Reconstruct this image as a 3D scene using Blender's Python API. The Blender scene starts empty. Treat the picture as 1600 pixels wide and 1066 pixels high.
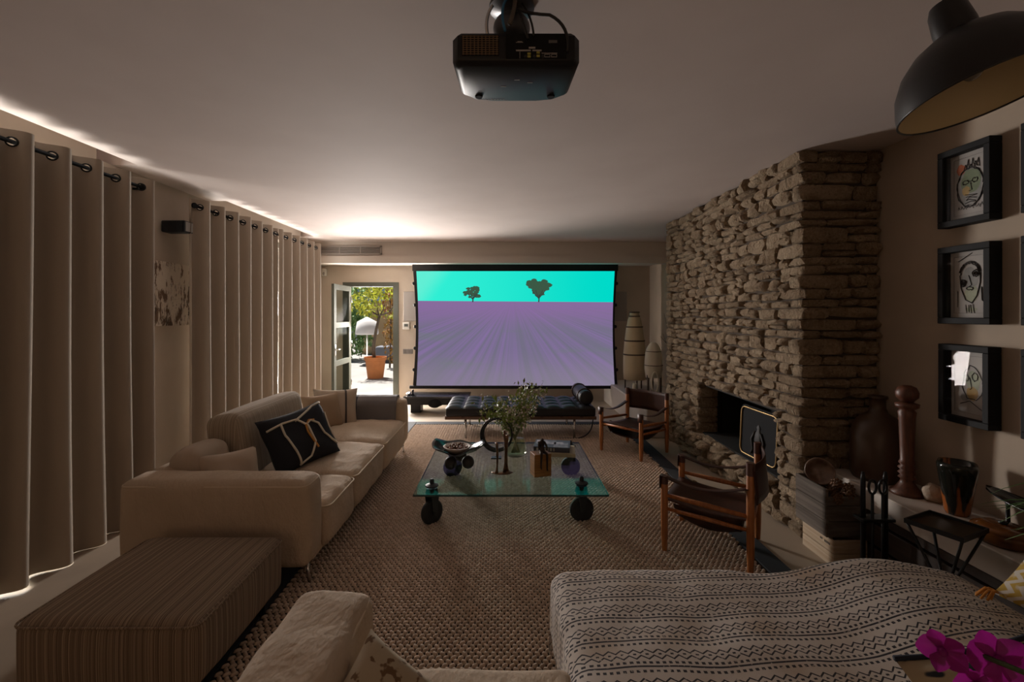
import bpy, math, random
from mathutils import Vector, Matrix, Euler, noise
PI = math.pi
SC = bpy.context.scene
COL = SC.collection
rnd = random.Random(7)
V = Vector

# ---------------------------------------------------------------- camera, sky, sun, lamps, exposure
cam = bpy.data.objects.new('camera', bpy.data.cameras.new('camera'))
COL.objects.link(cam)
cam.location = (0, 0, 1.6)
cam.rotation_euler = (PI / 2, 0, 0)
cam.data.sensor_width = 36
cam.data.lens = 16.2
cam.data.shift_x = 13 / 1600
cam.data.shift_y = -43 / 1600
cam.data.clip_start = 0.05
SC.camera = cam
SC.view_settings.view_transform = 'Standard'
SC.view_settings.look = 'None'
SC.view_settings.exposure = -0.4
SC.view_settings.gamma = 1
SC.view_settings.use_curve_mapping = False
SC.cycles.max_bounces = 10
SC.cycles.diffuse_bounces = 6
SC.cycles.transparent_max_bounces = 12
SC.cycles.sample_clamp_indirect = 4.0
SC.cycles.caustics_reflective = False
SC.cycles.caustics_refractive = False

world = bpy.data.worlds.new('sky'); SC.world = world
world.use_nodes = True
wn = world.node_tree
bg = wn.nodes['Background']
sky = wn.nodes.new('ShaderNodeTexSky')
sky.sky_type = 'HOSEK_WILKIE'
sky.sun_direction = V((-.20, .26, .93)).normalized()
sky.turbidity = 3.2
wn.links.new(sky.outputs[0], bg.inputs[0])
bg.inputs[1].default_value = 1.0

def lamp(name, kind, loc, direction, energy, color=(1, 1, 1), size=None, angle=None):
    l = bpy.data.lights.new(name, kind)
    l.energy = energy; l.color = color
    if size:
        l.shape = 'RECTANGLE'; l.size, l.size_y = size
    if angle: l.angle = angle
    o = bpy.data.objects.new(name, l); COL.objects.link(o)
    o.location = loc
    o.rotation_euler = V(direction).to_track_quat('-Z', 'Y').to_euler()
    return o
lamp('sun', 'SUN', (-8, 14, 14), (.20, -.26, -.93), 14.0, (1, .95, .88), angle=.01)
lamp('door_daylight', 'AREA', (-2.40, 8.72, 1.05), (.88, -.46, .30), 300, (1, .92, .86), (.62, 2.0))
lamp('door_daylight', 'AREA', (-2.36, 8.60, 1.6), (.62, -.72, -.55), 250, (1, .93, .88), (.7, .9))
lamp('window_daylight', 'AREA', (-3.78, 1.85, .9), (1, 0, .5), 330, (1, .93, .88), (3.0, 1.5))
lamp('window_daylight', 'AREA', (-3.78, 5.8, .9), (1, 0, .5), 230, (1, .93, .88), (2.1, 1.5))
lamp('rear_warm_fill', 'AREA', (-1.2, -3.05, 1.5), (.15, 1, -.05), 12, (1, .58, .28), (2.2, 1.6))  # added warm fill behind the camera, not daylight from a known window

# ---------------------------------------------------------------- node helpers
class E:
    """a scalar socket with arithmetic"""
    def __init__(s, nt, k): s.nt, s.k = nt, k
    def op(s, o, *a):
        n = s.nt.nodes.new('ShaderNodeMath'); n.operation = o
        for i, x in enumerate((s,) + a):
            if isinstance(x, E): s.nt.links.new(x.k, n.inputs[i])
            else: n.inputs[i].default_value = x
        return E(s.nt, n.outputs[0])
    def __add__(s, b): return s.op('ADD', b)
    def __sub__(s, b): return s.op('SUBTRACT', b)
    def __mul__(s, b): return s.op('MULTIPLY', b)
    def __truediv__(s, b): return s.op('DIVIDE', b)
    def frac(s): return s.op('FRACT')
    def floor(s): return s.op('FLOOR')
    def abs(s): return s.op('ABSOLUTE')
    def lt(s, b): return s.op('LESS_THAN', b)
    def gt(s, b): return s.op('GREATER_THAN', b)
    def max(s, b): return s.op('MAXIMUM', b)
    def min(s, b): return s.op('MINIMUM', b)
    def sin(s): return s.op('SINE')
    def clamp(s): return s.op('MAXIMUM', 0.0).op('MINIMUM', 1.0)
    def smooth(s, a, b):
        n = s.nt.nodes.new('ShaderNodeMapRange'); n.interpolation_type = 'SMOOTHSTEP'
        s.nt.links.new(s.k, n.inputs[0]); n.inputs[1].default_value = a; n.inputs[2].default_value = b
        return E(s.nt, n.outputs[0])

class Mat:
    def __init__(s, name, col=(.5, .5, .5), rough=.6, metal=0., **kw):
        s.m = bpy.data.materials.new(name); s.m.use_nodes = True
        s.nt = s.m.node_tree; s.b = s.nt.nodes['Principled BSDF']
        s.b.inputs['Base Color'].default_value = (*col, 1)
        s.b.inputs['Roughness'].default_value = rough
        s.b.inputs['Metallic'].default_value = metal
        for k, v in kw.items(): s.b.inputs[k.replace('_', ' ')].default_value = v
        s.c = col
    def node(s, t): return s.nt.nodes.new(t)
    def link(s, a, b): s.nt.links.new(a.k if isinstance(a, E) else a, b)
    def coord(s, which='Object'): return s.node('ShaderNodeTexCoord').outputs[which]
    def xyz(s, which='Object'):
        n = s.node('ShaderNodeSeparateXYZ'); s.link(s.coord(which), n.inputs[0])
        return [E(s.nt, n.outputs[i]) for i in range(3)]
    def noise(s, scale, detail=3, which='Object', stretch=None, rough=.5):
        n = s.node('ShaderNodeTexNoise'); n.inputs['Scale'].default_value = scale
        n.inputs['Detail'].default_value = detail; n.inputs['Roughness'].default_value = rough
        c = s.coord(which) if isinstance(which, str) else which
        if stretch:
            mp = s.node('ShaderNodeMapping'); mp.inputs['Scale'].default_value = stretch
            s.link(c, mp.inputs[0]); c = mp.outputs[0]
        s.link(c, n.inputs['Vector'])
        return E(s.nt, n.outputs['Fac'])
    def comb(s, x, y, z=0.):
        n = s.node('ShaderNodeCombineXYZ')
        for i, a in enumerate((x, y, z)):
            if isinstance(a, E): s.link(a, n.inputs[i])
            else: n.inputs[i].default_value = a
        return n.outputs[0]
    def mix(s, f, a, b):
        n = s.node('ShaderNodeMix'); n.data_type = 'RGBA'
        s.link(f, n.inputs[0])
        for x, i in ((a, 6), (b, 7)):
            if isinstance(x, tuple): n.inputs[i].default_value = (*x, 1)
            else: s.link(x, n.inputs[i])
        return n.outputs[2]
    def base(s, c): s.link(c, s.b.inputs['Base Color']); return s
    def vary(s, c2, scale=6, lo=.35, hi=.65, **kw):
        return s.base(s.mix(s.noise(scale, **kw).smooth(lo, hi), s.c, c2))
    def bump(s, h, strength=.5, dist=.01):
        n = s.node('ShaderNodeBump'); n.inputs['Strength'].default_value = strength
        n.inputs['Distance'].default_value = dist
        s.link(h, n.inputs['Height']); s.link(n.outputs[0], s.b.inputs['Normal']); return s
    def nbump(s, scale, strength=.4, dist=.005, **kw): return s.bump(s.noise(scale, **kw), strength, dist)
    def translucent(s, f, col):
        t = s.node('ShaderNodeBsdfTranslucent'); t.inputs[0].default_value = (*col, 1)
        mx = s.node('ShaderNodeMixShader'); mx.inputs[0].default_value = f
        s.link(s.b.outputs[0], mx.inputs[1]); s.link(t.outputs[0], mx.inputs[2])
        s.link(mx.outputs[0], s.nt.nodes['Material Output'].inputs[0]); return s
    def emit(s, c, strength=1.):
        e = s.node('ShaderNodeEmission'); e.inputs[1].default_value = strength
        if isinstance(c, tuple): e.inputs[0].default_value = (*c, 1)
        else: s.link(c, e.inputs[0])
        s.link(e.outputs[0], s.nt.nodes['Material Output'].inputs[0]); return s
    def glass(s, tint=(1, 1, 1), gloss=.12, rough=.02):
        t = s.node('ShaderNodeBsdfTransparent'); t.inputs[0].default_value = (*tint, 1)
        g = s.node('ShaderNodeBsdfGlossy'); g.inputs['Roughness'].default_value = rough
        f = s.node('ShaderNodeFresnel'); f.inputs[0].default_value = 1.5
        bk = E(s.nt, s.node('ShaderNodeNewGeometry').outputs['Backfacing'])
        s.link(bk * (1 / 1.5 - 1.5) + 1.5, f.inputs[0])
        k = (E(s.nt, f.outputs[0]) * (gloss * 8)).clamp()
        mx = s.node('ShaderNodeMixShader'); s.link(k, mx.inputs[0])
        s.link(t.outputs[0], mx.inputs[1]); s.link(g.outputs[0], mx.inputs[2])
        s.link(mx.outputs[0], s.nt.nodes['Material Output'].inputs[0]); return s

# ---------------------------------------------------------------- mesh helpers
ORG = {}
def link(o):
    COL.objects.link(o); return o
def tag(o, label=None, cat=None, group=None, kind=None):
    if label: o['label'] = label
    if cat: o['category'] = cat
    if group: o['group'] = group
    if kind: o['kind'] = kind
    return o
def thing(name, loc, label, cat, group=None, rz=0.):
    o = link(bpy.data.objects.new(name, None)); o.empty_display_size = .1
    o.location = loc; o.rotation_euler = (0, 0, rz)
    ORG[o.name] = V(loc) if rz == 0 else V((0, 0, 0))
    return tag(o, label, cat, group)
def dup(root, loc=None, rz=None, label=None):
    r = link(root.copy())
    if loc is not None: r.location = loc
    if rz is not None: r.rotation_euler = (0, 0, rz)
    if label: r['label'] = label
    for c in root.children:
        d = link(c.copy()); d.parent = r
        for g in c.children:
            e = link(g.copy()); e.parent = d
    return r

def frame(c, xax, nrm):
    """matrix whose X runs along xax and whose Z is the facing normal"""
    x = V(xax).normalized(); z = V(nrm).normalized(); y = z.cross(x).normalized(); x = y.cross(z)
    m = Matrix((x, y, z)).transposed().to_4x4(); m.translation = V(c); return m

class MB:
    def __init__(s): s.v = []; s.f = []; s.uv = None; s.fm = None
    def add(s, vs, fs, M=None):
        o = len(s.v)
        s.v += [(M @ V(p)) if M is not None else V(p) for p in vs]
        s.f += [tuple(i + o for i in f) for f in fs]; return s
    def box(s, c, d, M=None, ch=0.):
        x, y, z = (a / 2 for a in d)
        T = Matrix.Translation(V(c))
        if M is not None: T = T @ M if not isinstance(M, Matrix) or len(M) == 4 else T @ M.to_4x4()
        if ch:
            c_ = min(ch, x * .9, y * .9, z * .9)
            vs = []; idx = {}
            for sx in (-1, 1):
                for sy in (-1, 1):
                    for sz in (-1, 1):
                        for k in range(3):
                            p = [sx * x, sy * y, sz * z]
                            for q in range(3):
                                if q != k: p[q] -= (sx, sy, sz)[q] * c_
                            idx[sx, sy, sz, k] = len(vs); vs.append(p)
            fs = []
            for k in range(3):
                a, b = (k + 1) % 3, (k + 2) % 3
                for sg in (-1, 1):
                    q = []
                    for u, w in ((-1, -1), (1, -1), (1, 1), (-1, 1)):
                        t = [0, 0, 0]; t[k] = sg; t[a] = u; t[b] = w; q.append(idx[t[0], t[1], t[2], k])
                    fs.append(q if sg > 0 else q[::-1])
                for u in (-1, 1):
                    for w in (-1, 1):
                        t0 = [0, 0, 0]; t1 = [0, 0, 0]
                        t0[k] = -1; t1[k] = 1
                        for t in (t0, t1): t[a] = u; t[b] = w
                        q = [idx[(*t0, a)], idx[(*t1, a)], idx[(*t1, b)], idx[(*t0, b)]]
                        fs.append(q if u * w > 0 else q[::-1])
            for sx in (-1, 1):
                for sy in (-1, 1):
                    for sz in (-1, 1):
                        q = [idx[sx, sy, sz, k] for k in range(3)]
                        fs.append(q if sx * sy * sz > 0 else q[::-1])
            return s.add(vs, fs, T)
        vs = [(a * x, b * y, d_ * z) for a in (-1, 1) for b in (-1, 1) for d_ in (-1, 1)]
        return s.add(vs, [(0, 1, 3, 2), (4, 6, 7, 5), (0, 4, 5, 1), (2, 3, 7, 6), (0, 2, 6, 4), (1, 5, 7, 3)], T)
    def bb(s, x0, x1, y0, y1, z0, z1, ch=0.):
        return s.box(((x0 + x1) / 2, (y0 + y1) / 2, (z0 + z1) / 2), (x1 - x0, y1 - y0, z1 - z0), None, ch)
    def rbox(s, c, d, r, M=None, step=.05, puff=(0, 0, 0), wob=0., wsc=6., seed=0.):
        """rounded, puffed, slightly wrinkled block"""
        h = [a / 2 for a in d]; r = min(r, *h)
        def cuts(a):
            n = max(2, int(round((2 * a - 2 * r) / step))) if a > r + 1e-4 else 1
            inner = [-a + r + (2 * a - 2 * r) * i / n for i in range(n + 1)]
            e = [-a, -a + r * .29, -a + r * .62]
            return e + inner + [-x for x in e[::-1]]
        C = [cuts(a) for a in h]
        T = Matrix.Translation(V(c)) @ (M if M is not None else Matrix())
        key = {}; vs = []; fs = []
        def vert(p):
            k = tuple(round(x, 5) for x in p)
            if k in key: return key[k]
            q = V([max(-h[i] + r, min(h[i] - r, p[i])) for i in range(3)])
            dd = V(p) - q
            if dd.length > 1e-9:
                # spread cube edge points evenly over the quarter round
                e = V([math.tan(max(-1, min(1, x / r)) * PI / 4) for x in dd])
                n = e.normalized()
                w = q + n * r
            else: w = V(p)
            u = [w[i] / h[i] for i in range(3)]
            for i in range(3):
                a, b = (i + 1) % 3, (i + 2) % 3
                if puff[i]: w[i] += puff[i] * u[i] * max(0, 1 - u[a] ** 2) ** .6 * max(0, 1 - u[b] ** 2) ** .6
            if wob:
                g = noise.noise(V((w.x * wsc + seed, w.y * wsc, w.z * wsc * .7)))
                g2 = noise.noise(V((w.x * wsc * 2.7 + seed + 9, w.y * wsc * 2.3, w.z * wsc)))
                nn = V([u[i] ** 5 for i in range(3)])
                if nn.length > 1e-6: w = w + nn.normalized() * wob * (g + .5 * g2)
            key[k] = len(vs); vs.append(w); return key[k]
        for k in range(3):
            a, b = (k + 1) % 3, (k + 2) % 3
            for sg in (-1, 1):
                for i in range(len(C[a]) - 1):
                    for j in range(len(C[b]) - 1):
                        q = []
                        for u, w in ((i, j), (i + 1, j), (i + 1, j + 1), (i, j + 1)):
                            p = [0, 0, 0]; p[k] = sg * h[k]; p[a] = C[a][u]; p[b] = C[b][w]; q.append(vert(p))
                        fs.append(q if sg > 0 else q[::-1])
        return s.add(vs, fs, T)
    def tube(s, pts, r, n=8, closed=False, cap=True, M=None, flat=1.):
        P = [V(p) for p in pts]; N = len(P)
        R = r if isinstance(r, (list, tuple)) else [r] * N
        vs, fs = [], []; nrm = None
        for i in range(N):
            if closed: t = (P[(i + 1) % N] - P[i - 1])
            else: t = P[min(i + 1, N - 1)] - P[max(i - 1, 0)]
            t = t.normalized()
            if nrm is None:
                nrm = t.cross(V((0, 0, 1)) if abs(t.z) < .9 else V((1, 0, 0))).normalized()
            else:
                nrm = (nrm - t * nrm.dot(t)); nrm = nrm.normalized() if nrm.length > 1e-6 else t.orthogonal().normalized()
            bn = t.cross(nrm)
            for j in range(n):
                a = 2 * PI * j / n
                vs.append(P[i] + (nrm * math.cos(a) + bn * math.sin(a) * flat) * R[i])
        for i in range(N if closed else N - 1):
            for j in range(n):
                a, b = i * n, ((i + 1) % N) * n
                fs.append((a + j, a + (j + 1) % n, b + (j + 1) % n, b + j))
        if cap and not closed:
            fs.append(tuple(range(n))[::-1]); fs.append(tuple((N - 1) * n + j for j in range(n)))
        return s.add(vs, fs, M)
    def lathe(s, prof, n=24, c=(0, 0, 0), M=None, sx=1., sy=1., wave=None):
        vs, fs = [], []
        for (r, z) in prof:
            for j in range(n):
                a = 2 * PI * j / n
                k = 1 + (wave(a, z) if wave else 0)
                vs.append((r * k * math.cos(a) * sx, r * k * math.sin(a) * sy, z))
        for i in range(len(prof) - 1):
            for j in range(n):
                fs.append((i * n + j, i * n + (j + 1) % n, (i + 1) * n + (j + 1) % n, (i + 1) * n + j))
        if prof[0][0] > 1e-4: fs.append(tuple(range(n))[::-1])
        if prof[-1][0] > 1e-4: fs.append(tuple((len(prof) - 1) * n + j for j in range(n)))
        T = Matrix.Translation(V(c))
        return s.add(vs, fs, T @ M if M is not None else T)
    def ball(s, c, r, n=10, m=6, M=None):
        if not isinstance(r, (tuple, list)): r = (r, r, r)
        vs = [(0, 0, -r[2])]; fs = []
        for i in range(1, m):
            b = -PI / 2 + PI * i / m
            for j in range(n):
                a = 2 * PI * j / n
                vs.append((r[0] * math.cos(a) * math.cos(b), r[1] * math.sin(a) * math.cos(b), r[2] * math.sin(b)))
        vs.append((0, 0, r[2])); L = len(vs) - 1
        for j in range(n):
            fs.append((0, 1 + (j + 1) % n, 1 + j)); fs.append((L, L - n + j, L - n + (j + 1) % n))
        for i in range(m - 2):
            for j in range(n):
                a, b = 1 + i * n, 1 + (i + 1) * n
                fs.append((a + j, a + (j + 1) % n, b + (j + 1) % n, b + j))
        T = Matrix.Translation(V(c))
        return s.add(vs, fs, T @ M if M is not None else T)
    def prism(s, poly, h, M=None):
        n = len(poly)
        vs = [(x, y, 0) for x, y in poly] + [(x, y, h) for x, y in poly]
        fs = [tuple(range(n))[::-1], tuple(range(n, 2 * n))]
        fs += [(i, (i + 1) % n, n + (i + 1) % n, n + i) for i in range(n)]
        return s.add(vs, fs, M)
    def sheet(s, fn, nu, nv, th=0., M=None, closed=False):
        """grid surface fn(u,v); th > 0 gives it thickness along its normal"""
        P = [[V(fn(i / nu, j / nv)) for j in range(nv + 1)] for i in range(nu + 1)]
        vs = [p for row in P for p in row]; w = nv + 1
        fs = [(i * w + j, (i + 1) * w + j, (i + 1) * w + j + 1, i * w + j + 1) for i in range(nu) for j in range(nv)]
        uv = [(i / nu, j / nv) for i in range(nu + 1) for j in range(nv + 1)]
        if th:
            o = len(vs)
            for i in range(nu + 1):
                for j in range(nv + 1):
                    a = P[min(i + 1, nu)][j] - P[max(i - 1, 0)][j]; b = P[i][min(j + 1, nv)] - P[i][max(j - 1, 0)]
                    n = a.cross(b)
                    vs.append(P[i][j] - (n.normalized() if n.length else V((0, 0, 1))) * th)
            uv = uv + uv
            fs += [tuple(k + o for k in f[::-1]) for f in fs]
            for i in range(nu):
                for j, fl in ((0, 0), (nv, 1)):
                    q = (i * w + j, (i + 1) * w + j, (i + 1) * w + j + o, i * w + j + o); fs.append(q if fl else q[::-1])
            for j in range(nv):
                for i, fl in ((0, 1), (nu, 0)):
                    q = (i * w + j, i * w + j + 1, i * w + j + 1 + o, i * w + j + o); fs.append(q if fl else q[::-1])
        if not s.v: s.uv = uv
        return s.add(vs, fs, M)
    def build(s, name, mat, parent=None, local=False, smooth=True, label=None, kind=None, angle=None, cat=None, group=None):
        me = bpy.data.meshes.new(name)
        o = bpy.data.objects.new(name, me)
        if parent is not None:
            off = V((0, 0, 0)) if local else ORG.get(parent.name, V((0, 0, 0)))
        elif local: off = V((0, 0, 0))
        else:
            xs = [p.x for p in s.v]; ys = [p.y for p in s.v]
            off = V(((min(xs) + max(xs)) / 2, (min(ys) + max(ys)) / 2, min(p.z for p in s.v)))
        me.from_pydata([tuple(p - off) for p in s.v], [], s.f)
        if s.fm: me.polygons.foreach_set('material_index', s.fm)
        for m in (mat if isinstance(mat, (list, tuple)) else [mat]):
            me.materials.append(m.m if isinstance(m, Mat) else m)
        uvl = me.uv_layers.new(name='uv')
        data = []
        if s.uv and len(s.uv) == len(s.v):
            for l in me.loops: data += s.uv[l.vertex_index]
        else:
            vv = me.vertices
            for p in me.polygons:
                n = [abs(x) for x in p.normal]; k = n.index(max(n))
                for li in p.loop_indices:
                    c = vv[me.loops[li].vertex_index].co
                    data += (c.y, c.z) if k == 0 else (c.x, c.z) if k == 1 else (c.x, c.y)
        uvl.data.foreach_set('uv', data)
        if smooth:
            me.polygons.foreach_set('use_smooth', [True] * len(me.polygons))
            if smooth is not True or angle: me.set_sharp_from_angle(angle=angle or math.radians(35))
        link(o)
        if parent is not None:
            o.parent = parent; ORG[o.name] = ORG.get(parent.name, V((0, 0, 0)))
        else:
            o.location = off; ORG[o.name] = off
        return tag(o, label, cat, group, kind)
HARD = 'hard'
def B(): return MB()
def bez(p0, p1, p2, n=10):
    p0, p1, p2 = V(p0), V(p1), V(p2)
    return [p0 * (1 - t) ** 2 + p1 * 2 * t * (1 - t) + p2 * t * t for t in [i / n for i in range(n + 1)]]
def circle(c, r, n, xax=(1, 0, 0), yax=(0, 1, 0), a0=0, a1=2 * PI):
    c, x, y = V(c), V(xax), V(yax)
    return [c + x * r * math.cos(a0 + (a1 - a0) * i / n) + y * r * math.sin(a0 + (a1 - a0) * i / n) for i in range(n)]

# ---------------------------------------------------------------- materials
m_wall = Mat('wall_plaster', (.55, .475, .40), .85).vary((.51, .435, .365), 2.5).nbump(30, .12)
m_ceil = Mat('ceiling_plaster', (.64, .555, .52), .8).vary((.61, .525, .49), 1.6).nbump(18, .1)
m_wallr = Mat('right_wall_shaded_plaster', (.45, .365, .285), .85).vary((.41, .335, .26), 2.5).nbump(30, .12)  # wall plaster darkened and browned throughout, to carry this wall's shade
m_beam = Mat('beam_plaster', (.58, .52, .46), .8).nbump(25, .1)
m_floor = Mat('floor_microcement', (.42, .345, .265), .5).vary((.36, .295, .225), 2.2, detail=5).nbump(12, .05)
m_fascia = Mat('pale_fascia', (.55, .49, .43), .7).nbump(20, .1)
m_cab = Mat('dark_cabinet_wood', (.060, .040, .028), .55).vary((.04, .027, .02), 8, stretch=(1, .1, 6))
m_lin = Mat('cream_linen', (.54, .425, .315), .95).vary((.49, .385, .28), 3, detail=5)
wr_ = m_lin.noise(7, 4, stretch=(1.6, .8, 1), rough=.6)
m_lin.bump(wr_ * 1.0 + m_lin.noise(420, 2) * .03, .5, .04)
m_lin2 = Mat('beige_cushion_fabric', (.50, .40, .31), .95).vary((.44, .36, .28), 5).nbump(380, .25, .002)
m_pipe = Mat('linen_piping', (.60, .49, .36), .9)
m_curt = Mat('curtain_cloth', (.40, .335, .27), .95).nbump(300, .15, .002)
m_curt.translucent(.0008, (.8, .55, .28))
m_black = Mat('black_paint', (.008, .008, .010), .5, Specular_IOR_Level=.3)
m_blackm = Mat('matt_black', (.015, .015, .016), .85, Specular_IOR_Level=.15)
m_gloss = Mat('gloss_black', (.012, .013, .016), .18)
m_steel = Mat('chrome_steel', (.62, .60, .58), .18, 1.)
m_iron = Mat('black_iron', (.02, .02, .02), .35, .6)
m_white = Mat('white_plastic', (.72, .70, .66), .5)
m_grey = Mat('grey_grille_cloth', (.36, .33, .31), .9)
m_bronze = Mat('bronze', (.23, .13, .07), .32, 1.).vary((.10, .055, .035), 14)
m_pipew = Mat('white_cord', (.72, .66, .55), .9)
m_orangec = Mat('orange_cord', (.55, .25, .06), .9)
m_leather = Mat('dark_brown_leather', (.035, .013, .009), .42, Specular_IOR_Level=.35).vary((.055, .02, .012), 9).nbump(160, .2, .002)
m_cleather = Mat('cap_leather', (.08, .03, .02), .4)
m_chair = Mat('reddish_teak', (.42, .15, .04), .4).vary((.30, .10, .026), 10, stretch=(6, 6, .6))
m_day = Mat('black_tufted_leather', (.010, .010, .012), .42, Specular_IOR_Level=.35).nbump(140, .15, .002)
m_dwood = Mat('daybed_wood', (.10, .045, .02), .4)
m_paper = Mat('drawing_paper', (.46, .44, .42), .9).vary((.40, .38, .36), 4)
m_glassp = Mat('picture_glass').glass((.97, .97, .97), .018, .01)
m_pane = Mat('window_pane').glass((.95, .97, .96), .12, .01)
m_rope = Mat('wicker', (.18, .11, .06), .8)

# striped upholstery
def striped(name, c1, c2, c3):
    m = Mat(name, c1, .95)
    u = m.xyz('UV')[0]
    n1 = m.noise(1, 1, m.comb(u * 85., 0., 0.)); n2 = m.noise(1, 1, m.comb(u * 230. + 7., 0., 0.))
    c = m.mix(n1.smooth(.42, .58), c1, c2)
    m.base(m.mix(n2.smooth(.50, .60), c, c3))
    return m.nbump(350, .25, .002)
m_stripe = striped('striped_upholstery', (.34, .26, .18), (.20, .145, .10), (.13, .09, .065))
m_stripe2 = striped('striped_back_upholstery', (.44, .36, .27), (.33, .26, .19), (.22, .17, .125))

# ---------------------------------------------------------------- room shell
WL, WR, CZ, YB = -3.05, 2.67, 2.76, 8.43
B().bb(-3.4, 3.0, -3.3, 8.72, -.12, 0).build('floor', m_floor, smooth=False, kind='structure')
cl = B().bb(-2.86, 3.0, -3.3, 8.95, CZ, CZ + .25).bb(-3.75, -2.86, -3.3, 8.95, CZ + .13, CZ + .25)
for a_, b_ in ((-3.3, .3), (3.60, 4.75), (6.95, 8.95)): cl.bb(-3.75, -2.86, a_, b_, CZ, CZ + .13)
cl.build('ceiling', m_ceil, smooth=False, kind='structure')
wl = B()
W1, W2 = (.3, 3.45), (4.75, 6.92)      # the two window openings
ZT = 2.6
wl.bb(WL - .3, WL, -3.3, W1[0], 0, CZ).bb(WL - .3, WL, W1[1], W2[0], 0, CZ).bb(WL - .3, WL, W2[1], 7.46, 0, CZ)
wl.bb(WL - .3, WL, W1[0], W1[1], ZT, CZ + .13).bb(WL - .3, WL, W2[0], W2[1], ZT, CZ + .13)
wl.bb(-3.65, -3.35, 7.46, YB, 0, CZ)
wl.build('wall_left', m_wall, smooth=False, kind='structure')
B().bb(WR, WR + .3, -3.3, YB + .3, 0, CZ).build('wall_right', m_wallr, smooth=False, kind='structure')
DX0, DX1, DZ = -2.89, -1.97, 2.12
wb = B()
wb.bb(-3.65, DX0, YB, YB + .3, 0, CZ).bb(DX1, WR, YB, YB + .3, 0, CZ).bb(DX0, DX1, YB, YB + .3, DZ, CZ)
wb.build('wall_back', m_wall, smooth=False, kind='structure')
wr = B()
wr.bb(-3.35, -2.3, -3.3, -3.1, 0, CZ).bb(-.1, 2.67, -3.3, -3.1, 0, CZ).bb(-2.3, -.1, -3.3, -3.1, 2.3, CZ).bb(-2.3, -.1, -3.3, -3.1, 0, .7)
wr.build('wall_rear', m_wall, smooth=False, kind='structure')
# beam in two planes, soffit behind
bm = B()
bm.bb(-3.34, WR, 7.46, YB, 2.52, CZ).bb(-3.03, WR, 7.42, 7.60, 2.41, 2.525).bb(-3.34, WR, 7.60, YB, 2.47, 2.53)
bm.build('trim_1', m_beam, smooth=False, kind='structure')
# bench in the right alcove
B().bb(1.83, WR, 5.9, YB, 0, .385, .012).build('trim_2', m_fascia, smooth=False, kind='structure')
# ledge along the right wall: pale slab over dark panelled front
sh = B().bb(2.28, WR, .4, 3.27, .37, .50, .006).build('trim_3', m_fascia, smooth=False, kind='structure')
for z0, z1 in ((.02, .15), (.16, .30), (.31, .37)):
    B().bb(2.30, WR, .4, 3.26, z0, z1 - .008, .004).build('panel', m_cab, sh, smooth=False)

# windows behind the curtains
m_winf = Mat('window_frame_paint', (.30, .30, .27), .5)
for i, (a, b) in enumerate((W1, W2)):
    w = B()
    x0, x1 = WL - .20, WL - .14
    w.bb(x0, x1, a, b, 0.0, .06).bb(x0, x1, a, b, ZT - .07, ZT)
    n = 3 if i == 0 else 2
    for k in range(n + 1):
        y = a + (b - a) * k / n
        w.bb(x0, x1, max(a, y - .04), min(b, y + .04), .06, ZT - .07)
    o = w.build('window_%d' % (i + 1), m_winf, smooth=False, kind='structure')
    for k in range(n):
        ya, yb = a + (b - a) * k / n + .04, a + (b - a) * (k + 1) / n - .04
        B().bb(x0 + .025, x0 + .031, ya, yb, .06, ZT - .07).build('pane', m_pane, o, smooth=False)
w3 = B()  # invented unseen window, added to go with the rear fill lamp
w3.bb(-2.3, -.1, -3.25, -3.19, .7, .76).bb(-2.3, -.1, -3.25, -3.19, 2.24, 2.3)
for x in (-2.3, -1.23, -.16): w3.bb(x, x + .06, -3.25, -3.19, .76, 2.24)
w3 = w3.build('window_3', m_winf, smooth=False, kind='structure')
for x in (-2.24, -1.17): B().bb(x, x + 1.01, -3.225, -3.219, .76, 2.24).build('pane', m_pane, w3, smooth=False)

# open door with glazed leaf
m_door = Mat('door_grey_green_paint', (.095, .10, .085), .85, Specular_IOR_Level=.1)
m_dpane = Mat('door_pane').glass((.80, .84, .83), .0012, .02)
d = B()
d.bb(DX0 - .05, DX0 + .05, YB - .015, YB + .12, 0, DZ + .05).bb(DX1 - .05, DX1 + .05, YB - .015, YB + .12, 0, DZ + .05).bb(DX0 + .05, DX1 - .05, YB - .015, YB + .12, DZ - .03, DZ + .05)
door = d.build('door_1', m_door, smooth=False, kind='structure')
lx0, lx1, ly0, ly1 = -2.83, -2.785, 7.57, 8.41
lf = B()
lf.bb(lx0, lx1, ly0, ly0 + .1, .01, 2.09).bb(lx0, lx1, ly1 - .1, ly1, .01, 2.09)
lf.bb(lx0, lx1, ly0 + .1, ly1 - .1, .01, .16)
for z in (.72, 1.36, 2.0): lf.bb(lx0, lx1, ly0 + .1, ly1 - .1, z, z + .09)
leaf = lf.build('door_leaf', m_door, door, smooth=False)
for z0, z1 in ((.16, .72), (.81, 1.36), (1.45, 2.0)):
    B().bb(lx0 + .02, lx0 + .026, ly0 + .1, ly1 - .1, z0, z1).build('pane', m_dpane, leaf, smooth=False)
B().tube([(lx1, ly0 + .05, 1.0), (lx1 + .05, ly0 + .05, 1.0), (lx1 + .05, ly0 + .15, 1.0)], .009).bb(lx1 - .001, lx1 + .006, ly0 + .03, ly0 + .07, .9, 1.08).build('handle', m_steel, leaf)
for z in (.3, 1.0, 1.8): B().tube([(lx1 + .008, ly1 + .002, z), (lx1 + .008, ly1 + .002, z + .1)], .009).build('hinge', m_steel, leaf)
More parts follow.
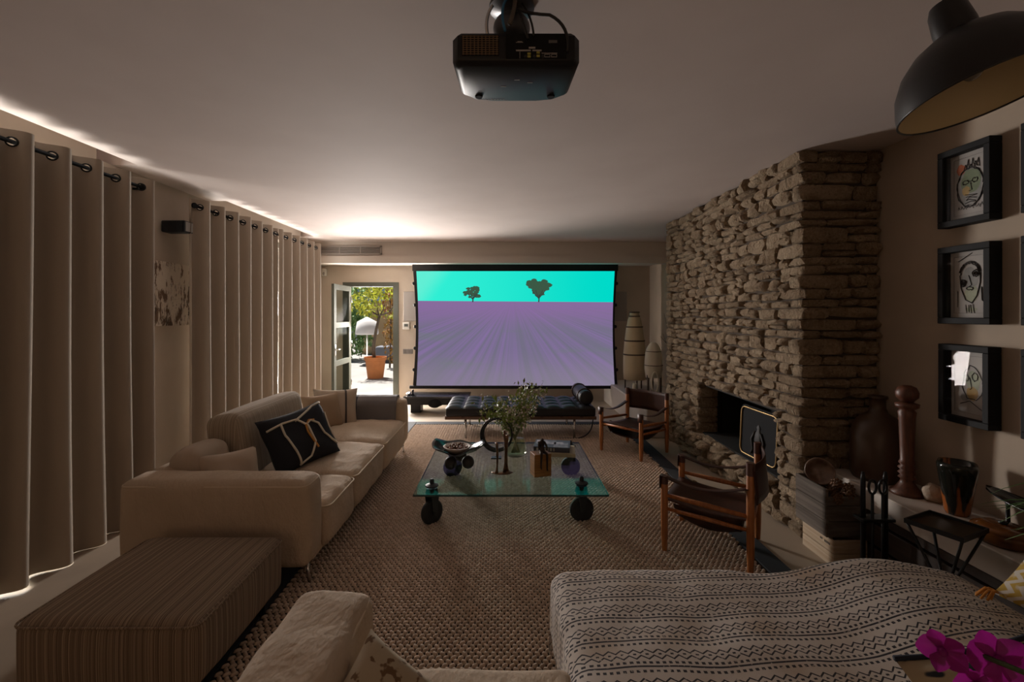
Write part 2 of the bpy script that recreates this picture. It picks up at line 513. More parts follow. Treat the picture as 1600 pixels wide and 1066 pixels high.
# ---------------------------------------------------------------- outdoors
m_pave = Mat('terrace_paving', (.33, .315, .30), .9).vary((.28, .27, .26), 1.5)
B().bb(-16, 6, YB + .3, 26, -.12, -.01).bb(-16, -3.4, -8, YB + .3, -.12, -.01).build('terrace', m_pave, smooth=False, kind='structure')
m_gw = Mat('garden_wall_ochre', (.50, .35, .20), .9).vary((.42, .29, .17), 3)
B().bb(-5.6, 4, 18.2, 18.5, -.01, 2.1).build('garden_wall', m_gw, smooth=False, kind='structure')
m_hedge = Mat('hedge_leaf', (.10, .22, .07), .6).vary((.22, .32, .10), 9)
m_leafy = Mat('citrus_leaf', (.26, .29, .03), .5).vary((.42, .36, .05), 8)
m_leafy.translucent(.4, (.45, .5, .05))
m_bark = Mat('bark', (.10, .075, .055), .9).nbump(60, .6)
m_terra = Mat('terracotta', (.46, .17, .055), .85).vary((.40, .15, .05), 6)
m_creep = Mat('creeper_leaf', (.30, .20, .03), .6).vary((.28, .10, .02), 9)

def leaves(mb, pts, size, r):
    for p in pts:
        e = Euler((r.uniform(0, 6), r.uniform(0, 6), r.uniform(0, 6))).to_matrix().to_4x4()
        s = size * r.uniform(.7, 1.3)
        T = Matrix.Translation(V(p)) @ e
        mb.add([(-s, 0, 0), (0, -s * .45, .1 * s), (s, 0, 0), (0, s * .45, .1 * s)], [(0, 1, 2, 3)], T)
    return mb
def blob(c, rad, n, r):
    out = []
    while len(out) < n:
        p = V((r.uniform(-1, 1), r.uniform(-1, 1), r.uniform(-1, 1)))
        if .25 < p.length < 1: out.append(V(c) + V((p.x * rad[0], p.y * rad[1], p.z * rad[2])))
    return out
r = random.Random(3)
PX, PY = -3.2, 11.5
t = thing('potted_citrus_tree', (PX, PY, -.01), 'small citrus tree in a terracotta pot on the sunny terrace beyond the door', 'tree')
B().lathe([(.0, .0), (.19, 0), (.245, .44), (.275, .45), (.28, .53), (.25, .53), (.24, .47), (0, .46)], 28, (PX, PY, -.01)).build('plant_pot', m_terra, t, smooth=HARD)
tr = [(PX - .03, PY, .4), (PX - .05, PY, .8), (PX + .02, PY, 1.2), (PX + .1, PY, 1.55)]
mt = B().tube(tr, [.045, .04, .035, .03], 10)
top = V(tr[-1])
for q in ((-.35, .1, .35), (.15, -.1, .3), (.42, .1, .42), (-.15, .2, .5), (.35, -.2, .12)):
    e = top + V(q); mt.tube(bez(top, top + V((q[0] * .7, q[1], .05)), e, 6), [.024, .022, .02, .017, .014, .011, .008], 7)
mt.build('trunk', m_bark, t)
lv = B()
for c, rad, n in (((PX - .3, PY, 1.85), (.36, .4, .3), 210), ((PX + .1, PY, 2.1), (.4, .4, .25), 120), ((PX - .05, PY + .2, 1.65), (.3, .3, .2), 80), ((PX + .42, PY, 1.6), (.2, .2, .2), 30)):
    leaves(lv, blob(c, rad, n, r), .055, r)
lv.build('foliage', m_leafy, t, smooth=False, kind='stuff')
t = thing('hedge_shrub', (-5.5, 16, -.01), 'dark green leafy shrub behind the potted tree on the terrace', 'shrub')
hb = B().tube([(-5.5, 16, 0), (-5.4, 16, 1.0), (-5.5, 16, 2.0)], [.07, .05, .02], 8); hb.build('trunk', m_bark, t)
leaves(B(), blob((-5.3, 16, 1.0), (.8, .8, 1.0), 900, r) + blob((-5.1, 16, 2.0), (.6, .6, .7), 300, r), .10, r).build('foliage', m_hedge, t, smooth=False, kind='stuff')
t = thing('flowering_creeper', (-3.36, 13.6, -.01), 'yellow and red leafed creeper at the right side of the doorway view', 'shrub')
B().tube([(-3.36, 13.6, 0), (-3.33, 13.6, 1.2), (-3.36, 13.6, 2.6)], [.03, .025, .01], 7).build('trunk', m_bark, t)
leaves(B(), blob((-3.33, 13.6, 1.4), (.24, .3, 1.3), 420, r), .06, r).build('foliage', m_creep, t, smooth=False, kind='stuff')
t = thing('terrace_tree', (-5.0, 20, -.01), 'tall yellow green tree over the ochre garden wall', 'tree')
B().tube([(-5.0, 20, 0), (-5.1, 20, 2), (-5.0, 20, 3.2)], [.1, .08, .04], 8).build('trunk', m_bark, t)
leaves(B(), blob((-5.4, 20, 3.3), (2.2, 1, 1.0), 1100, r), .13, r).build('foliage', m_leafy, t, smooth=False, kind='stuff')
t = thing('white_parasol', (-4.3, 14.5, -.01), 'white drum shaded parasol standing behind the potted tree', 'parasol')
m_cloth = Mat('white_canvas', (.75, .73, .73), .9)
B().lathe([(.16, 0), (.16, .04), (.02, .05), (.02, 1.5)], 16, (-4.3, 14.5, -.01)).build('stand', m_white, t)
B().lathe([(.34, .95), (.36, 1.0), (.30, 1.35), (.02, 1.5)], 20, (-4.3, 14.5, -.01)).build('canopy', m_cloth, t)
t = thing('garden_pouf', (-3.85, 15.2, -.01), 'grey cube seat on the terrace right of the citrus trunk', 'seat')
m_pouf = Mat('grey_outdoor_fabric', (.16, .17, .20), .9)
B().rbox((-3.85, 15.2, .36), (.62, .6, .34), .06, step=.2).build('cushion', m_pouf, t)
B().bb(-4.15, -3.55, 14.92, 15.48, -.01, .2, .01).build('base', Mat('pouf_base', (.06, .06, .07), .7), t, smooth=False)

# ---------------------------------------------------------------- small fixtures on the back wall and beam
t = thing('air_vent', (-2.48, 7.455, 2.55), 'long slatted air vent grille set in the beam', 'vent')
m_vent = Mat('vent_paint', (.36, .32, .29), .6)
v0, v1, z0, z1 = -3.0, -1.97, 2.553, 2.695
B().bb(v0, v1, 7.44, 7.458, z0, z0 + .02).bb(v0, v1, 7.44, 7.458, z1 - .02, z1).bb(v0, v0 + .025, 7.44, 7.458, z0, z1).bb(v1 - .025, v1, 7.44, 7.458, z0, z1).build('frame', m_vent, t, smooth=False)
B().bb(v0 + .02, v1 - .02, 7.452, 7.459, z0 + .01, z1 - .01).build('backing', m_blackm, t, smooth=False)
for k in range(6):
    z = z0 + .03 + k * .0165
    B().box(((v0 + v1) / 2, 7.446, z), (v1 - v0 - .05, .012, .006), Matrix.Rotation(-.5, 4, 'X')).build('slat', m_vent, t, smooth=False)
for x in (v0 + .34, v0 + .68): B().bb(x, x + .012, 7.44, 7.45, z0 + .02, z1 - .02).build('divider', m_vent, t, smooth=False)
t = thing('motion_sensor', (-3.27, YB, 2.27), 'small white motion sensor high in the back corner left of the door', 'sensor')
B().rbox((-3.27, YB - .03, 2.35), (.085, .06, .14), .02, step=.05).build('housing', m_white, t)
B().ball((-3.27, YB - .058, 2.325), (.025, .012, .03)).build('lens', m_grey, t)
t = thing('thermostat', (-1.78, YB, 1.3), 'small white square thermostat on the wall between door and screen', 'thermostat')
B().rbox((-1.78, YB - .012, 1.375), (.13, .024, .13), .012, step=.06).build('housing', m_white, t)
B().bb(-1.815, -1.745, YB - .026, YB - .022, 1.36, 1.41).build('display', Mat('thermostat_display', (.10, .11, .10), .3), t, smooth=False)
t = thing('switch_plate', (-1.75, YB, .86), 'grey metal triple switch plate below the white thermostat', 'switch')
B().bb(-1.84, -1.66, YB - .01, YB, .86, .95, .003).build('plate', Mat('switch_metal', (.22, .20, .19), .45, .4), t, smooth=False)
for k in range(3): B().bb(-1.83 + k * .057, -1.83 + k * .057 + .05, YB - .016, YB - .008, .87, .94, .003).build('rocker', Mat('switch_rocker', (.17, .155, .15), .4), t, smooth=False)
for i, (xa, xb) in enumerate(((-1.83, -1.55), (2.03, 2.25))):
    o = B().bb(xa, xb, YB - .012, YB, 1.46, 2.0, .004).build('wall_speaker', m_grey, smooth=False)
    tag(o, ('grey flush wall speaker panel left of the projection screen', 'grey flush wall speaker panel in the corner right of the projection screen')[i], 'speaker', 'flush wall speakers')

# ---------------------------------------------------------------- projection screen
SX0, SX1, SZ0, SZ1, SY = -1.525, 1.92, .335, 2.385, 7.9
t = thing('projection_screen', ((SX0 + SX1) / 2, SY, SZ0), 'large black bordered projection screen showing a lavender field under turquoise sky', 'screen')
def scr(x0, x1, z0, z1, y, sag):
    def f(u, v):
        s_ = sag * math.sin(PI * v)
        return (x0 + s_ + (x1 - x0 - 2 * s_) * u, y, z0 + (z1 - z0) * v)
    return f
B().sheet(scr(SX0 - .03, SX1 + .03, SZ0 + .02, SZ1 - .01, SY, .05), 4, 14, -.006).build('border', m_black, t, smooth=False)
m_scr = Mat('projected_lavender_field')
u, v, _ = m_scr.xyz('UV')
ang = (u - .485) / (v * -1. + .775)
rows = m_scr.noise(1, 4, m_scr.comb(ang * 13., 0., 0.), rough=.6)
rows2 = m_scr.noise(1, 2, m_scr.comb(ang * 2.2 + 3., v * 1.5, 0.))
band = m_scr.noise(1, 2, m_scr.comb(u * 1.5, v * 6. + 2., 4.))
fld = m_scr.mix(rows.smooth(.38, .62), (.225, .155, .335), (.165, .15, .225))
fld = m_scr.mix(rows2.smooth(.45, .68), fld, (.17, .155, .23))
fld = m_scr.mix(band.smooth(.55, .70) * .45, fld, (.15, .19, .17))
fld = m_scr.mix(v.smooth(.45, .75) * .75, fld, (.27, .145, .36))
fld = m_scr.mix(v.smooth(.35, .0) * .55, fld, (.26, .23, .28))
skyc = m_scr.mix(u.smooth(.0, 1.), (.03, .86, .66), (0., .70, .58))
skyc = m_scr.mix((u * 2.2 + v * -1.).smooth(-.55, -.85), skyc, (.12, .86, .66))
m_scr.emit(m_scr.mix((v + u * .012).gt(.741), fld, skyc), 1.32)
pic = B().sheet(scr(SX0 + .03, SX1 - .02, SZ0 + .03, SZ1 - .06, SY - .011, .035), 6, 14, 0.).build('picture', m_scr, t, smooth=False)
m_ptree = Mat('projected_tree').emit((.045, .10, .06), 1.3)
m_ptree2 = Mat('projected_branch').emit((.05, .07, .06), 1.)
hz = SZ0 + .03 + .735 * (SZ1 - SZ0 - .09)
for (cx, s_, nb, heart) in ((-.53, .17, 46, 0), (.60, .24, 80, 1)):
    r = random.Random(int(s_ * 100))
    mb = B()
    for k in range(nb):
        while 1:
            a, b = r.uniform(-1, 1), r.uniform(-1, 1)
            if heart:
                if (abs(a) + .0) < .95 and b < .75 - .5 * (abs(abs(a) - .45) ** 1.5) and b > -1 + abs(a) * 1.25: break
            elif a * a + b * b < 1 and b > -.5 + .3 * math.sin(7 * a): break
        q = r.uniform(.16, .3) * s_
        cz = hz + s_ * (1.02 if heart else .85) + b * s_ * .65
        pts = [(cx + a * s_ * .8 + q * math.cos(w) * r.uniform(.6, 1.2), SY - .0125, cz + q * .6 * math.sin(w)) for w in [k2 * PI / 4 for k2 in range(8)]]
        mb.add(pts, [tuple(range(8))])
    mb.build('picture_tree', m_ptree, t, smooth=False)
    tb = B().tube([(cx, SY - .013, hz - .01), (cx + .01, SY - .013, hz + s_ * .5)], .012, 6)
    for q in (-.7, -.3, .4, .7): tb.tube([(cx, SY - .013, hz + s_ * .2), (cx + q * s_ * .7, SY - .013, hz + s_ * .8)], .007, 5)
    tb.build('picture_trunk', m_ptree2, t)
B().bb(SX0 - .09, SX1 + .1, SY - .02, SY + .02, SZ0 - .025, SZ0 + .03, .006).build('bottom_bar', m_black, t, smooth=False)
B().bb(SX0 - .04, SX1 + .04, SY - .012, SY + .012, SZ1 - .055, SZ1 + .09).build('top_bar', m_black, t, smooth=False)
for sx, x in ((-1, SX0 - .035), (1, SX1 + .035)):
    for k in range(5):
        z = SZ0 + .3 + k * .37
        B().ball((x - sx * .04 * math.sin(PI * (z - SZ0) / 2.05), SY, z), (.025, .008, .03), 8, 5).build('tension_tab', m_black, t)

# ---------------------------------------------------------------- fireplace of stacked stone
FX, FY0, FY1 = 2.14, 3.30, 5.90
OY0, OY1, OZ0, OZ1 = 3.56, 5.0, .32, .84
m_stone = Mat('limestone', (.36, .275, .185), .95)
oi = m_stone.node('ShaderNodeObjectInfo')
rv = E(m_stone.nt, oi.outputs['Random'])
geo = m_stone.node('ShaderNodeNewGeometry')
rv2 = E(m_stone.nt, geo.outputs['Random Per Island'])
tone = ((rv + rv2).frac())
cst = m_stone.mix(tone, (.36, .25, .15), (.60, .45, .30))
pos = geo.outputs['Position']
nz = m_stone.noise(9, 5, pos); nf = m_stone.noise(55, 6, pos, rough=.65)
cst = m_stone.mix(nz.smooth(.45, .75) * .6, cst, (.26, .16, .09))
cst = m_stone.mix(nf.smooth(.52, .70) * .6, cst, (.60, .48, .34))
cst = m_stone.mix(nf.smooth(.46, .32) * .55, cst, (.17, .11, .065))
m_stone.base(cst)
m_stone.bump(nf * .8 + m_stone.noise(24, 5, pos, rough=.7) * 1.6, 1., .05)
m_mortar = Mat('dark_joint', (.07, .05, .035), .95).nbump(40, .5)
m_soot = Mat('sooty_firebox', (.012, .011, .010), .9)
fp = thing('stone_fireplace', ((FX + WR) / 2, (FY0 + FY1) / 2, 0), 'floor to ceiling dry stacked limestone fireplace on the right', 'fireplace')
cb = B()
cb.bb(FX, WR, FY0, OY0, 0, CZ).bb(FX, WR, OY1, FY1, 0, CZ).bb(FX, WR, OY0, OY1, OZ1, CZ).bb(FX, WR, OY0, OY1, 0, OZ0 - .02)
cb.build('core', m_mortar, fp, smooth=False)
fb = B()
fb.bb(FX + .01, WR, OY0, OY1, OZ0 - .02, OZ0).bb(FX + .22, WR, OY1 - .02, OY1, OZ0, OZ1).bb(FX + .01, WR, OY0, OY0 + .015, OZ0, OZ1).bb(WR - .02, WR, OY0, OY1, OZ0, OZ1).bb(FX + .03, WR, OY0, OY1, OZ1 - .02, OZ1)
fb.build('firebox', m_soot, fp, smooth=False)
B().bb(FX + .17, FX + .2, OY1 - .03, OY1, OZ0, OZ1).bb(FX + .17, FX + .2, OY0, OY0 + .03, OZ0, OZ1).build('firebox_frame', m_iron, fp, smooth=False)
sr = random.Random(11)
def stone_mesh(k):
    r = random.Random(100 + k)
    nu, nv = 5, 4
    vs, fs = [], []
    tilt = r.uniform(-.12, .12); skew = r.uniform(-.1, .1)
    cut = [(r.uniform(0, .16), r.uniform(0, .3)) for _ in range(4)]
    for i in range(nu + 1):
        for j in range(nv + 1):
            ei, ej = min(i, nu - i), min(j, nv - j)
            a = [-.5, -.455, -.17, .17, .455, .5][i]; b = [-.5, -.40, 0, .40, .5][j]
            d = 0. if (ei == 0 or ej == 0) else (.72 if (ei == 1 or ej == 1) else 1.)
            if ei == 1 and ej == 1: d = .55
            if d: d += r.uniform(-.24, .24)
            q = (0 if i < 3 else 1) + (0 if j < 2 else 2)
            ka, kb = cut[q]
            f = max(0, abs(a) - .16) / .34
            bb_ = b * (1 - kb * f * (1 if abs(b) > .1 else 0))
            aa = a * (1 - ka * (abs(b) * 2) ** 2)
            vs.append((aa + r.uniform(-.03, .03), bb_ + skew * a * .5 + r.uniform(-.06, .06), d + tilt * a))
    w = nv + 1
    fs = [(i * w + j, (i + 1) * w + j, (i + 1) * w + j + 1, i * w + j + 1) for i in range(nu) for j in range(nv)]
    return vs, fs
def block_mesh(k):
    r = random.Random(300 + k)
    mb = B().rbox((0, 0, 0), (1, 1, 1), .16, step=.9)
    ks = []
    for p in mb.v:
        n = noise.noise_vector(p * 1.8 + V((k * 7.1, 0, 0)))
        ks.append(p + n * .07)
    return ks, mb.f
def slim_block(k):
    """40-odd faces: three cuts a side"""
    r = random.Random(500 + k); C = (-.5, -.36, .36, .5); key = {}; vs = []; fs = []
    def vert(p):
        q = tuple(p)
        if q not in key:
            m = sum(abs(x) > .45 for x in p)
            sc_ = {1: 1, 2: .93, 3: .84}[m]
            key[q] = len(vs); vs.append(V(p) * sc_ + V([r.uniform(-.045, .045) for _ in range(3)]))
        return key[q]
    for kx in range(3):
        a, b = (kx + 1) % 3, (kx + 2) % 3
        for sg in (-1, 1):
            for i in range(3):
                for j in range(3):
                    q = []
                    for u, w in ((i, j), (i + 1, j), (i + 1, j + 1), (i, j + 1)):
                        p = [0, 0, 0]; p[kx] = sg * .5; p[a] = C[u]; p[b] = C[w]; q.append(vert(p))
                    fs.append(q if sg > 0 else q[::-1])
    return vs, fs
NV = 18
def to_mesh(name, vf):
    me = bpy.data.meshes.new(name); me.from_pydata([tuple(p) for p in vf[0]], [], vf[1])
    me.materials.append(m_stone.m)
    me.polygons.foreach_set('use_smooth', [True] * len(me.polygons))
    me.set_sharp_from_angle(angle=math.radians(42))
    return me
SV = [stone_mesh(k) for k in range(NV)]; BV = [slim_block(k) for k in range(10)]
SME = [to_mesh('stone', x) for x in SV]; BME = [to_mesh('stone', x) for x in BV]
stones = []   # (kind, variant, matrix, size on the picture)
def put(kind, c, xa, ya, za):
    m = Matrix((V(xa), V(ya), V(za))).transposed().to_4x4(); m.translation = V(c)
    a = V(xa).length * V(ya).length / max(.3, (V(c) - V((0, 0, 1.6))).length) ** 2
    stones.append((kind, sr.randrange(NV if kind == 's' else 10), m, a))
def face(c, l, hh, ax, out):
    # one stone, or two thin ones in the same place
    parts = [(0., 1.)]
    if hh > .07 and sr.random() < .22:
        f = sr.uniform(.38, .62); parts = [(-.5 + f / 2, f), (f / 2, 1 - f)]
    for off, f in parts:
        tl = sr.uniform(-.035, .035)
        put('s', V(c) + V((0, 0, off * hh)), V(ax) * l + V((0, 0, l * tl)), (0, 0, hh * f * sr.uniform(.94, 1.05)), V(out) * sr.uniform(.035, .085))
def wav(y, z): return .022 * noise.noise(V((y * 1.6, z * 1.2, 3.3))) + .012 * noise.noise(V((y * 4, z * 2, 1.)))
z = 0.0; ci = 0
while z < CZ - .015:
    h = sr.choice((.058, .068, .075, .082, .09, .1, .115))
    if CZ - z - h < .04: h = CZ - z - .002
    ci += 1
    # near corner block: alternately long on either face
    long_face = ci % 2 == 0
    la = sr.uniform(.26, .42) if not long_face else sr.uniform(.14, .2)     # along X (near face)
    lb = sr.uniform(.12, .18) if not long_face else sr.uniform(.24, .34)    # along Y (side face)
    if z > OZ0 - .05 and z < OZ1 + .02: lb = min(lb, .22)
    px = FX - .035 + sr.uniform(-.012, .012); py = FY0 - .035 + sr.uniform(-.012, .012)
    put('b', (px + la / 2, py + lb / 2, z + h / 2 + wav(FY0, z) * .5), (la, 0, sr.uniform(-.01, .01)), (0, lb, 0), (0, 0, h * .96))
    # near face, facing the camera
    x = px + la + .004
    while x < WR - .03:
        l = min(sr.uniform(.13, .34), WR + .005 - x)
        if WR - (x + l) < .07: l = WR + .005 - x
        hh = h * sr.uniform(.86, 1.04)
        face((x + l / 2, FY0 + .004, z + h / 2 + wav(x + 9, z) * .9), l * .975, hh, (1, 0, 0), (0, -1, 0))
        x += l
    # side face with the fire opening, facing the room
    y = py + lb + .004
    while y < FY1 - .02:
        l = sr.uniform(.09, .27) * (1.25 if h < .06 else 1.)
        if FY1 - (y + l) < .07: l = FY1 - y
        yc, zc = y + l / 2, z + h / 2 + wav(y + l / 2, z)
        inside = OZ0 - .01 < zc < OZ1 + .01
        if inside and y < OY1 and y + l > OY0:
            if y < OY0 - .05: l = OY0 - y
            elif y >= OY0 - .05 and y + l < OY1 + .06: y = y + l; continue
            else:
                y0 = OY1 + .005; l = max(.09, y + l - y0); y = y0
            yc = y + l / 2
        hh = h * sr.uniform(.84, 1.08)
        if sr.random() < .09 and l < .2 and not inside: hh = h * 1.5
        bulge = 1 + (.8 if (z < OZ0 and z > .1 and OY0 + .1 < yc < OY1 + .1) else 0)
        face((FX + .004, yc, zc), l * .98, hh, (0, -1, 0), (-bulge, 0, 0))
        y += l
    # far jamb of the opening
    if OZ0 - .01 < z + h / 2 < OZ1 + .01:
        put('b', (FX + .07, OY1 + .05, z + h / 2), (.24, 0, 0), (0, .15, 0), (0, 0, h * .96))
    # far end quoin
    put('b', (FX + .06, FY1 - .05, z + h / 2), (.22, 0, 0), (0, .17, 0), (0, 0, h * .95))
    z += h
stones.sort(key=lambda s: -s[3])
for kind, k, m, a in stones[:300]:
    o = bpy.data.objects.new('stone', SME[k] if kind == 's' else BME[k]); link(o)
    o.parent = fp; o.matrix_local = Matrix.Translation(-ORG[fp.name]) @ m
rest = B()
for kind, k, m, a in stones[300:]:
    vs, fs = SV[k] if kind == 's' else BV[k]
    rest.add(vs, fs, m)
rest.build('small_stones', m_stone, fp, kind='stuff')

# fire screen standing in the opening
t = thing('fire_screen', (2.2, 3.98, OZ0), 'brass rimmed black fire screen standing in the fireplace opening', 'fire screen')
m_brass = Mat('aged_brass', (.30, .20, .09), .4, 1.)
FM = frame((2.185, 3.93, .56), (0, -1, .0), (-1, -.06, .05))
def rr(w, h, r_, n=6):
    pts = []
    for cx, cy, a in ((w - r_, h - r_, 0), (-w + r_, h - r_, PI / 2), (-w + r_, -h + r_, PI), (w - r_, -h + r_, 1.5 * PI)):
        pts += [(cx + r_ * math.cos(a + k * PI / 2 / n), cy + r_ * math.sin(a + k * PI / 2 / n)) for k in range(n + 1)]
    return pts
B().prism(rr(.27, .225, .06), .012, FM).build('panel', m_blackm, t, smooth=HARD)
B().tube([(x, y, .016) for x, y in rr(.25, .205, .05)], .009, 6, True, M=FM).build('rim', m_brass, t)
m_emb = Mat('embossed_iron', (.018, .015, .013), .6, 0., Specular_IOR_Level=.3)
em = B().lathe([(.0, -.17), (.035, -.16), (.02, -.12), (.05, -.03), (.042, .03), (.02, .06), (.028, .085), (.0, .11)], 14, M=FM @ Matrix.Translation((0, -.02, .014)) @ Matrix.Rotation(-PI / 2, 4, 'X') @ Matrix.Scale(.3, 4, (0, 1, 0)))
for sg in (-1, 1): em.tube([(sg * .04, .02, .018), (sg * .085, -.05, .018), (sg * .06, -.13, .018), (sg * .09, -.18, .018)], [.012, .011, .01, .008], 6, M=FM)
em.build('relief', m_emb, t)
for sg in (-1, 1): B().tube([(sg * .2, -.22, .005), (sg * .2, -.236, -.06)], .008, 6, M=FM).build('foot', m_iron, t)

# ---------------------------------------------------------------- rug
RX0, RX1, RY0, RY1 = -1.42, 1.78, .75, 6.75
rug = thing('woven_rug', ((RX0 + RX1) / 2, (RY0 + RY1) / 2, 0), 'large chunky basketweave sisal rug with a dark blue black border', 'rug')
m_rugb = Mat('rug_backing', (.035, .024, .016), .95)
m_bord = Mat('rug_border_cotton', (.018, .021, .026), .85).nbump(260, .4, .002)
m_sisal = Mat('sisal', (.48, .37, .29), .9)
gi = m_sisal.node('ShaderNodeNewGeometry')
m_sisal.base(m_sisal.mix(E(m_sisal.nt, gi.outputs['Random Per Island']), (.47, .36, .275), (.60, .475, .375)))
m_sisal.nbump(220, .3, .002)
B().bb(RX0 + .14, RX1 - .14, RY0, RY1 - .14, .001, .008).build('backing', m_rugb, rug, smooth=False)
B().bb(RX0, RX0 + .15, RY0, RY1, .001, .016, .004).bb(RX1 - .15, RX1, RY0, RY1, .001, .016, .004).bb(RX0 + .15, RX1 - .15, RY1 - .15, RY1, .001, .016, .004).build('border', m_bord, rug, smooth=False)
import numpy as np
px_, py_ = .034, .048
cols = int((RX1 - RX0 - .30) / px_); rws = int((RY1 - .15 - 1.2) / (py_ / 2))
ring = [(math.cos(k * PI / 4), math.sin(k * PI / 4)) for k in range(8)]
def knot(a, b, z):
    a, b = a * .0195, b * .0100
    return (a * .80 - b * .60, a * .60 + b * .80, z)
base = np.array([knot(a, b, 0.) for a, b in ring] + [knot(a * .68, b * .68, .0115) for a, b in ring] + [(0, 0, .0145)])
nvk = len(base)
fk = [(j, (j + 1) % 8, 8 + (j + 1) % 8, 8 + j) for j in range(8)]
ft = [(8 + j, 8 + (j + 1) % 8, 16) for j in range(8)]
gi_, gj_ = np.meshgrid(np.arange(cols), np.arange(rws), indexing='ij')
rs = np.random.RandomState(4)
cxs = RX0 + .15 + px_ * (.5 + gi_ + .5 * (gj_ % 2)); cys = 1.2 + py_ / 2 * (gj_ + .5)
cxs = cxs + rs.uniform(-.001, .001, cxs.shape); cys = cys + rs.uniform(-.0008, .0008, cys.shape)
ok = cxs < RX1 - .16
cen = np.stack([cxs[ok], cys[ok], np.full(ok.sum(), .0065)], 1)
sgn = np.where((gj_[ok] % 2) == 0, 1., -1.)
allv = base[None] * np.stack([np.ones_like(sgn), sgn, np.ones_like(sgn)], 1)[:, None, :] + cen[:, None, :]
nk = len(cen)
allv = allv.reshape(-1, 3)
# rows with mirrored knots keep outward winding
idx = (np.arange(nk) * nvk)
quads = np.array(fk); tris = np.array(ft)
Q = quads[None] + idx[:, None, None]; T3 = tris[None] + idx[:, None, None]
neg = sgn < 0
Q[neg] = Q[neg][:, :, ::-1]; T3[neg] = T3[neg][:, :, ::-1]
me = bpy.data.meshes.new('weave')
nq, ntr = Q.shape[0] * 8, T3.shape[0] * 8
me.vertices.add(len(allv)); me.vertices.foreach_set('co', (allv - np.array(ORG[rug.name])).astype(np.float32).ravel())
loops = np.concatenate([Q.reshape(-1), T3.reshape(-1)]).astype(np.int32)
me.loops.add(len(loops)); me.loops.foreach_set('vertex_index', loops)
starts = np.concatenate([np.arange(nq) * 4, nq * 4 + np.arange(ntr) * 3]).astype(np.int32)
me.polygons.add(nq + ntr); me.polygons.foreach_set('loop_start', starts)
me.polygons.foreach_set('use_smooth', np.ones(nq + ntr, dtype=bool))
me.update(calc_edges=True); me.validate()
me.materials.append(m_sisal.m)
wv = link(bpy.data.objects.new('weave', me)); wv.parent = rug; wv['kind'] = 'stuff'

# ---------------------------------------------------------------- curtains on rods
XC = -2.82
ZRod = 2.585
def curtain(y0, y1, label, seed, ph=0., flare=0., lift=0.):
    per, amp = .236, .052
    t = thing('curtain', (XC, (y0 + y1) / 2, .02), label, 'curtain', 'curtains on the window wall')
    nper = (y1 - y0) / per
    NU = max(8, int(nper * 22))
    zs = [0.001, .05, .1, .2, .4, .8, 1.3, 1.8, 2.2, 2.45, 2.52]
    zt = ZRod - .034
    zs += [zt + k * .0068 for k in range(11)] + [2.655]
    def xy(u, z):
        f = max(0, 1 - z / 2.5)
        a = 2 * PI * (u * nper) + ph
        s = math.sin(a)
        k = .35 * noise.noise(V((u * nper * .55, seed, z * .35))) * f
        sh = s * (1.2 - .2 * s * s) * (1 - .1 * f) + 1.1 * k
        y = y0 + (y1 - y0) * u + .03 * math.cos(a) * 0 + .05 * f * noise.noise(V((u * nper * .4, seed + 5, z * .3)))
        y -= flare * f * (1 - u)
        return XC + amp * sh * (1 + .25 * f) + .02 * f * noise.noise(V((u * nper, seed, 2.))), y
    # eyelet places: where the cloth crosses the rod
    eye = []
    k = 0
    while True:
        u = (k * PI - ph) / (2 * PI * nper); k += 1
        if u < .01: continue
        if u > .99: break
        eye.append((u, k % 2))
    vs = []; uv = []
    for i in range(NU + 1):
        for z in zs:
            x, y = xy(i / NU, z)
            zz = z
            if z < .06: zz = z + lift * max(0, min(1, (2.98 - y) / .25)) * (.7 + .5 * noise.noise(V((i / NU * nper * .5, seed, 7.)))) 
            vs.append((x, y, zz)); uv.append((y, z))
    w = len(zs); fs = []
    sc = (y1 - y0) * 1.55
    for i in range(NU):
        uc = (i + .5) / NU
        for j in range(w - 1):
            zc = (zs[j] + zs[j + 1]) / 2
            if any(((uc - e) * sc) ** 2 + (zc - ZRod) ** 2 < .0205 ** 2 for e, _ in eye): continue
            fs.append((i * w + j, (i + 1) * w + j, (i + 1) * w + j + 1, i * w + j + 1))
    mb = B(); mb.add(vs, fs); mb.uv = uv
    mb.build('cloth', m_curt, t)
    for e, _ in eye:
        x, y = xy(e, ZRod); x2, y2 = xy(e + .004, ZRod)
        tn = V((x2 - x, y2 - y, 0)).normalized()
        B().tube(circle((x, y, ZRod), .026, 16, tn, (0, 0, 1)), .0055, 6, True).build('eyelet', m_iron, t)
    return t
curtain(.06, 3.655, 'tall cream curtain nearest the camera, beside the striped ottoman', 1., .4, 0., .014)
curtain(4.16, 5.71, 'cream curtain right of the abstract painting, behind the cream sofa', 5., PI, .0)
curtain(5.74, 6.98, 'cream curtain in the far left corner, next to the open door', 9., .3, .02)
for (a, b), lab in (((.0, 3.6), 'black curtain rod above the nearest curtain'), ((4.20, 7.02), 'black curtain rod above the two far curtains')):
    t = thing('curtain_rod', (XC, (a + b) / 2, ZRod), lab, 'curtain rod')
    B().tube([(XC, a, ZRod), (XC, b, ZRod)], .0125, 10).build('rod', m_blackm, t)
    for y in (a, b): B().ball((XC, y, ZRod), .026).build('finial', m_blackm, t)
    for y in (a + .32, (a + b) / 2, b - .04): B().bb(WL, XC, y - .008, y + .008, ZRod - .03, ZRod - .014).bb(WL, WL + .01, y - .025, y + .025, ZRod - .07, ZRod + .02).build('bracket', m_iron, t, smooth=False)

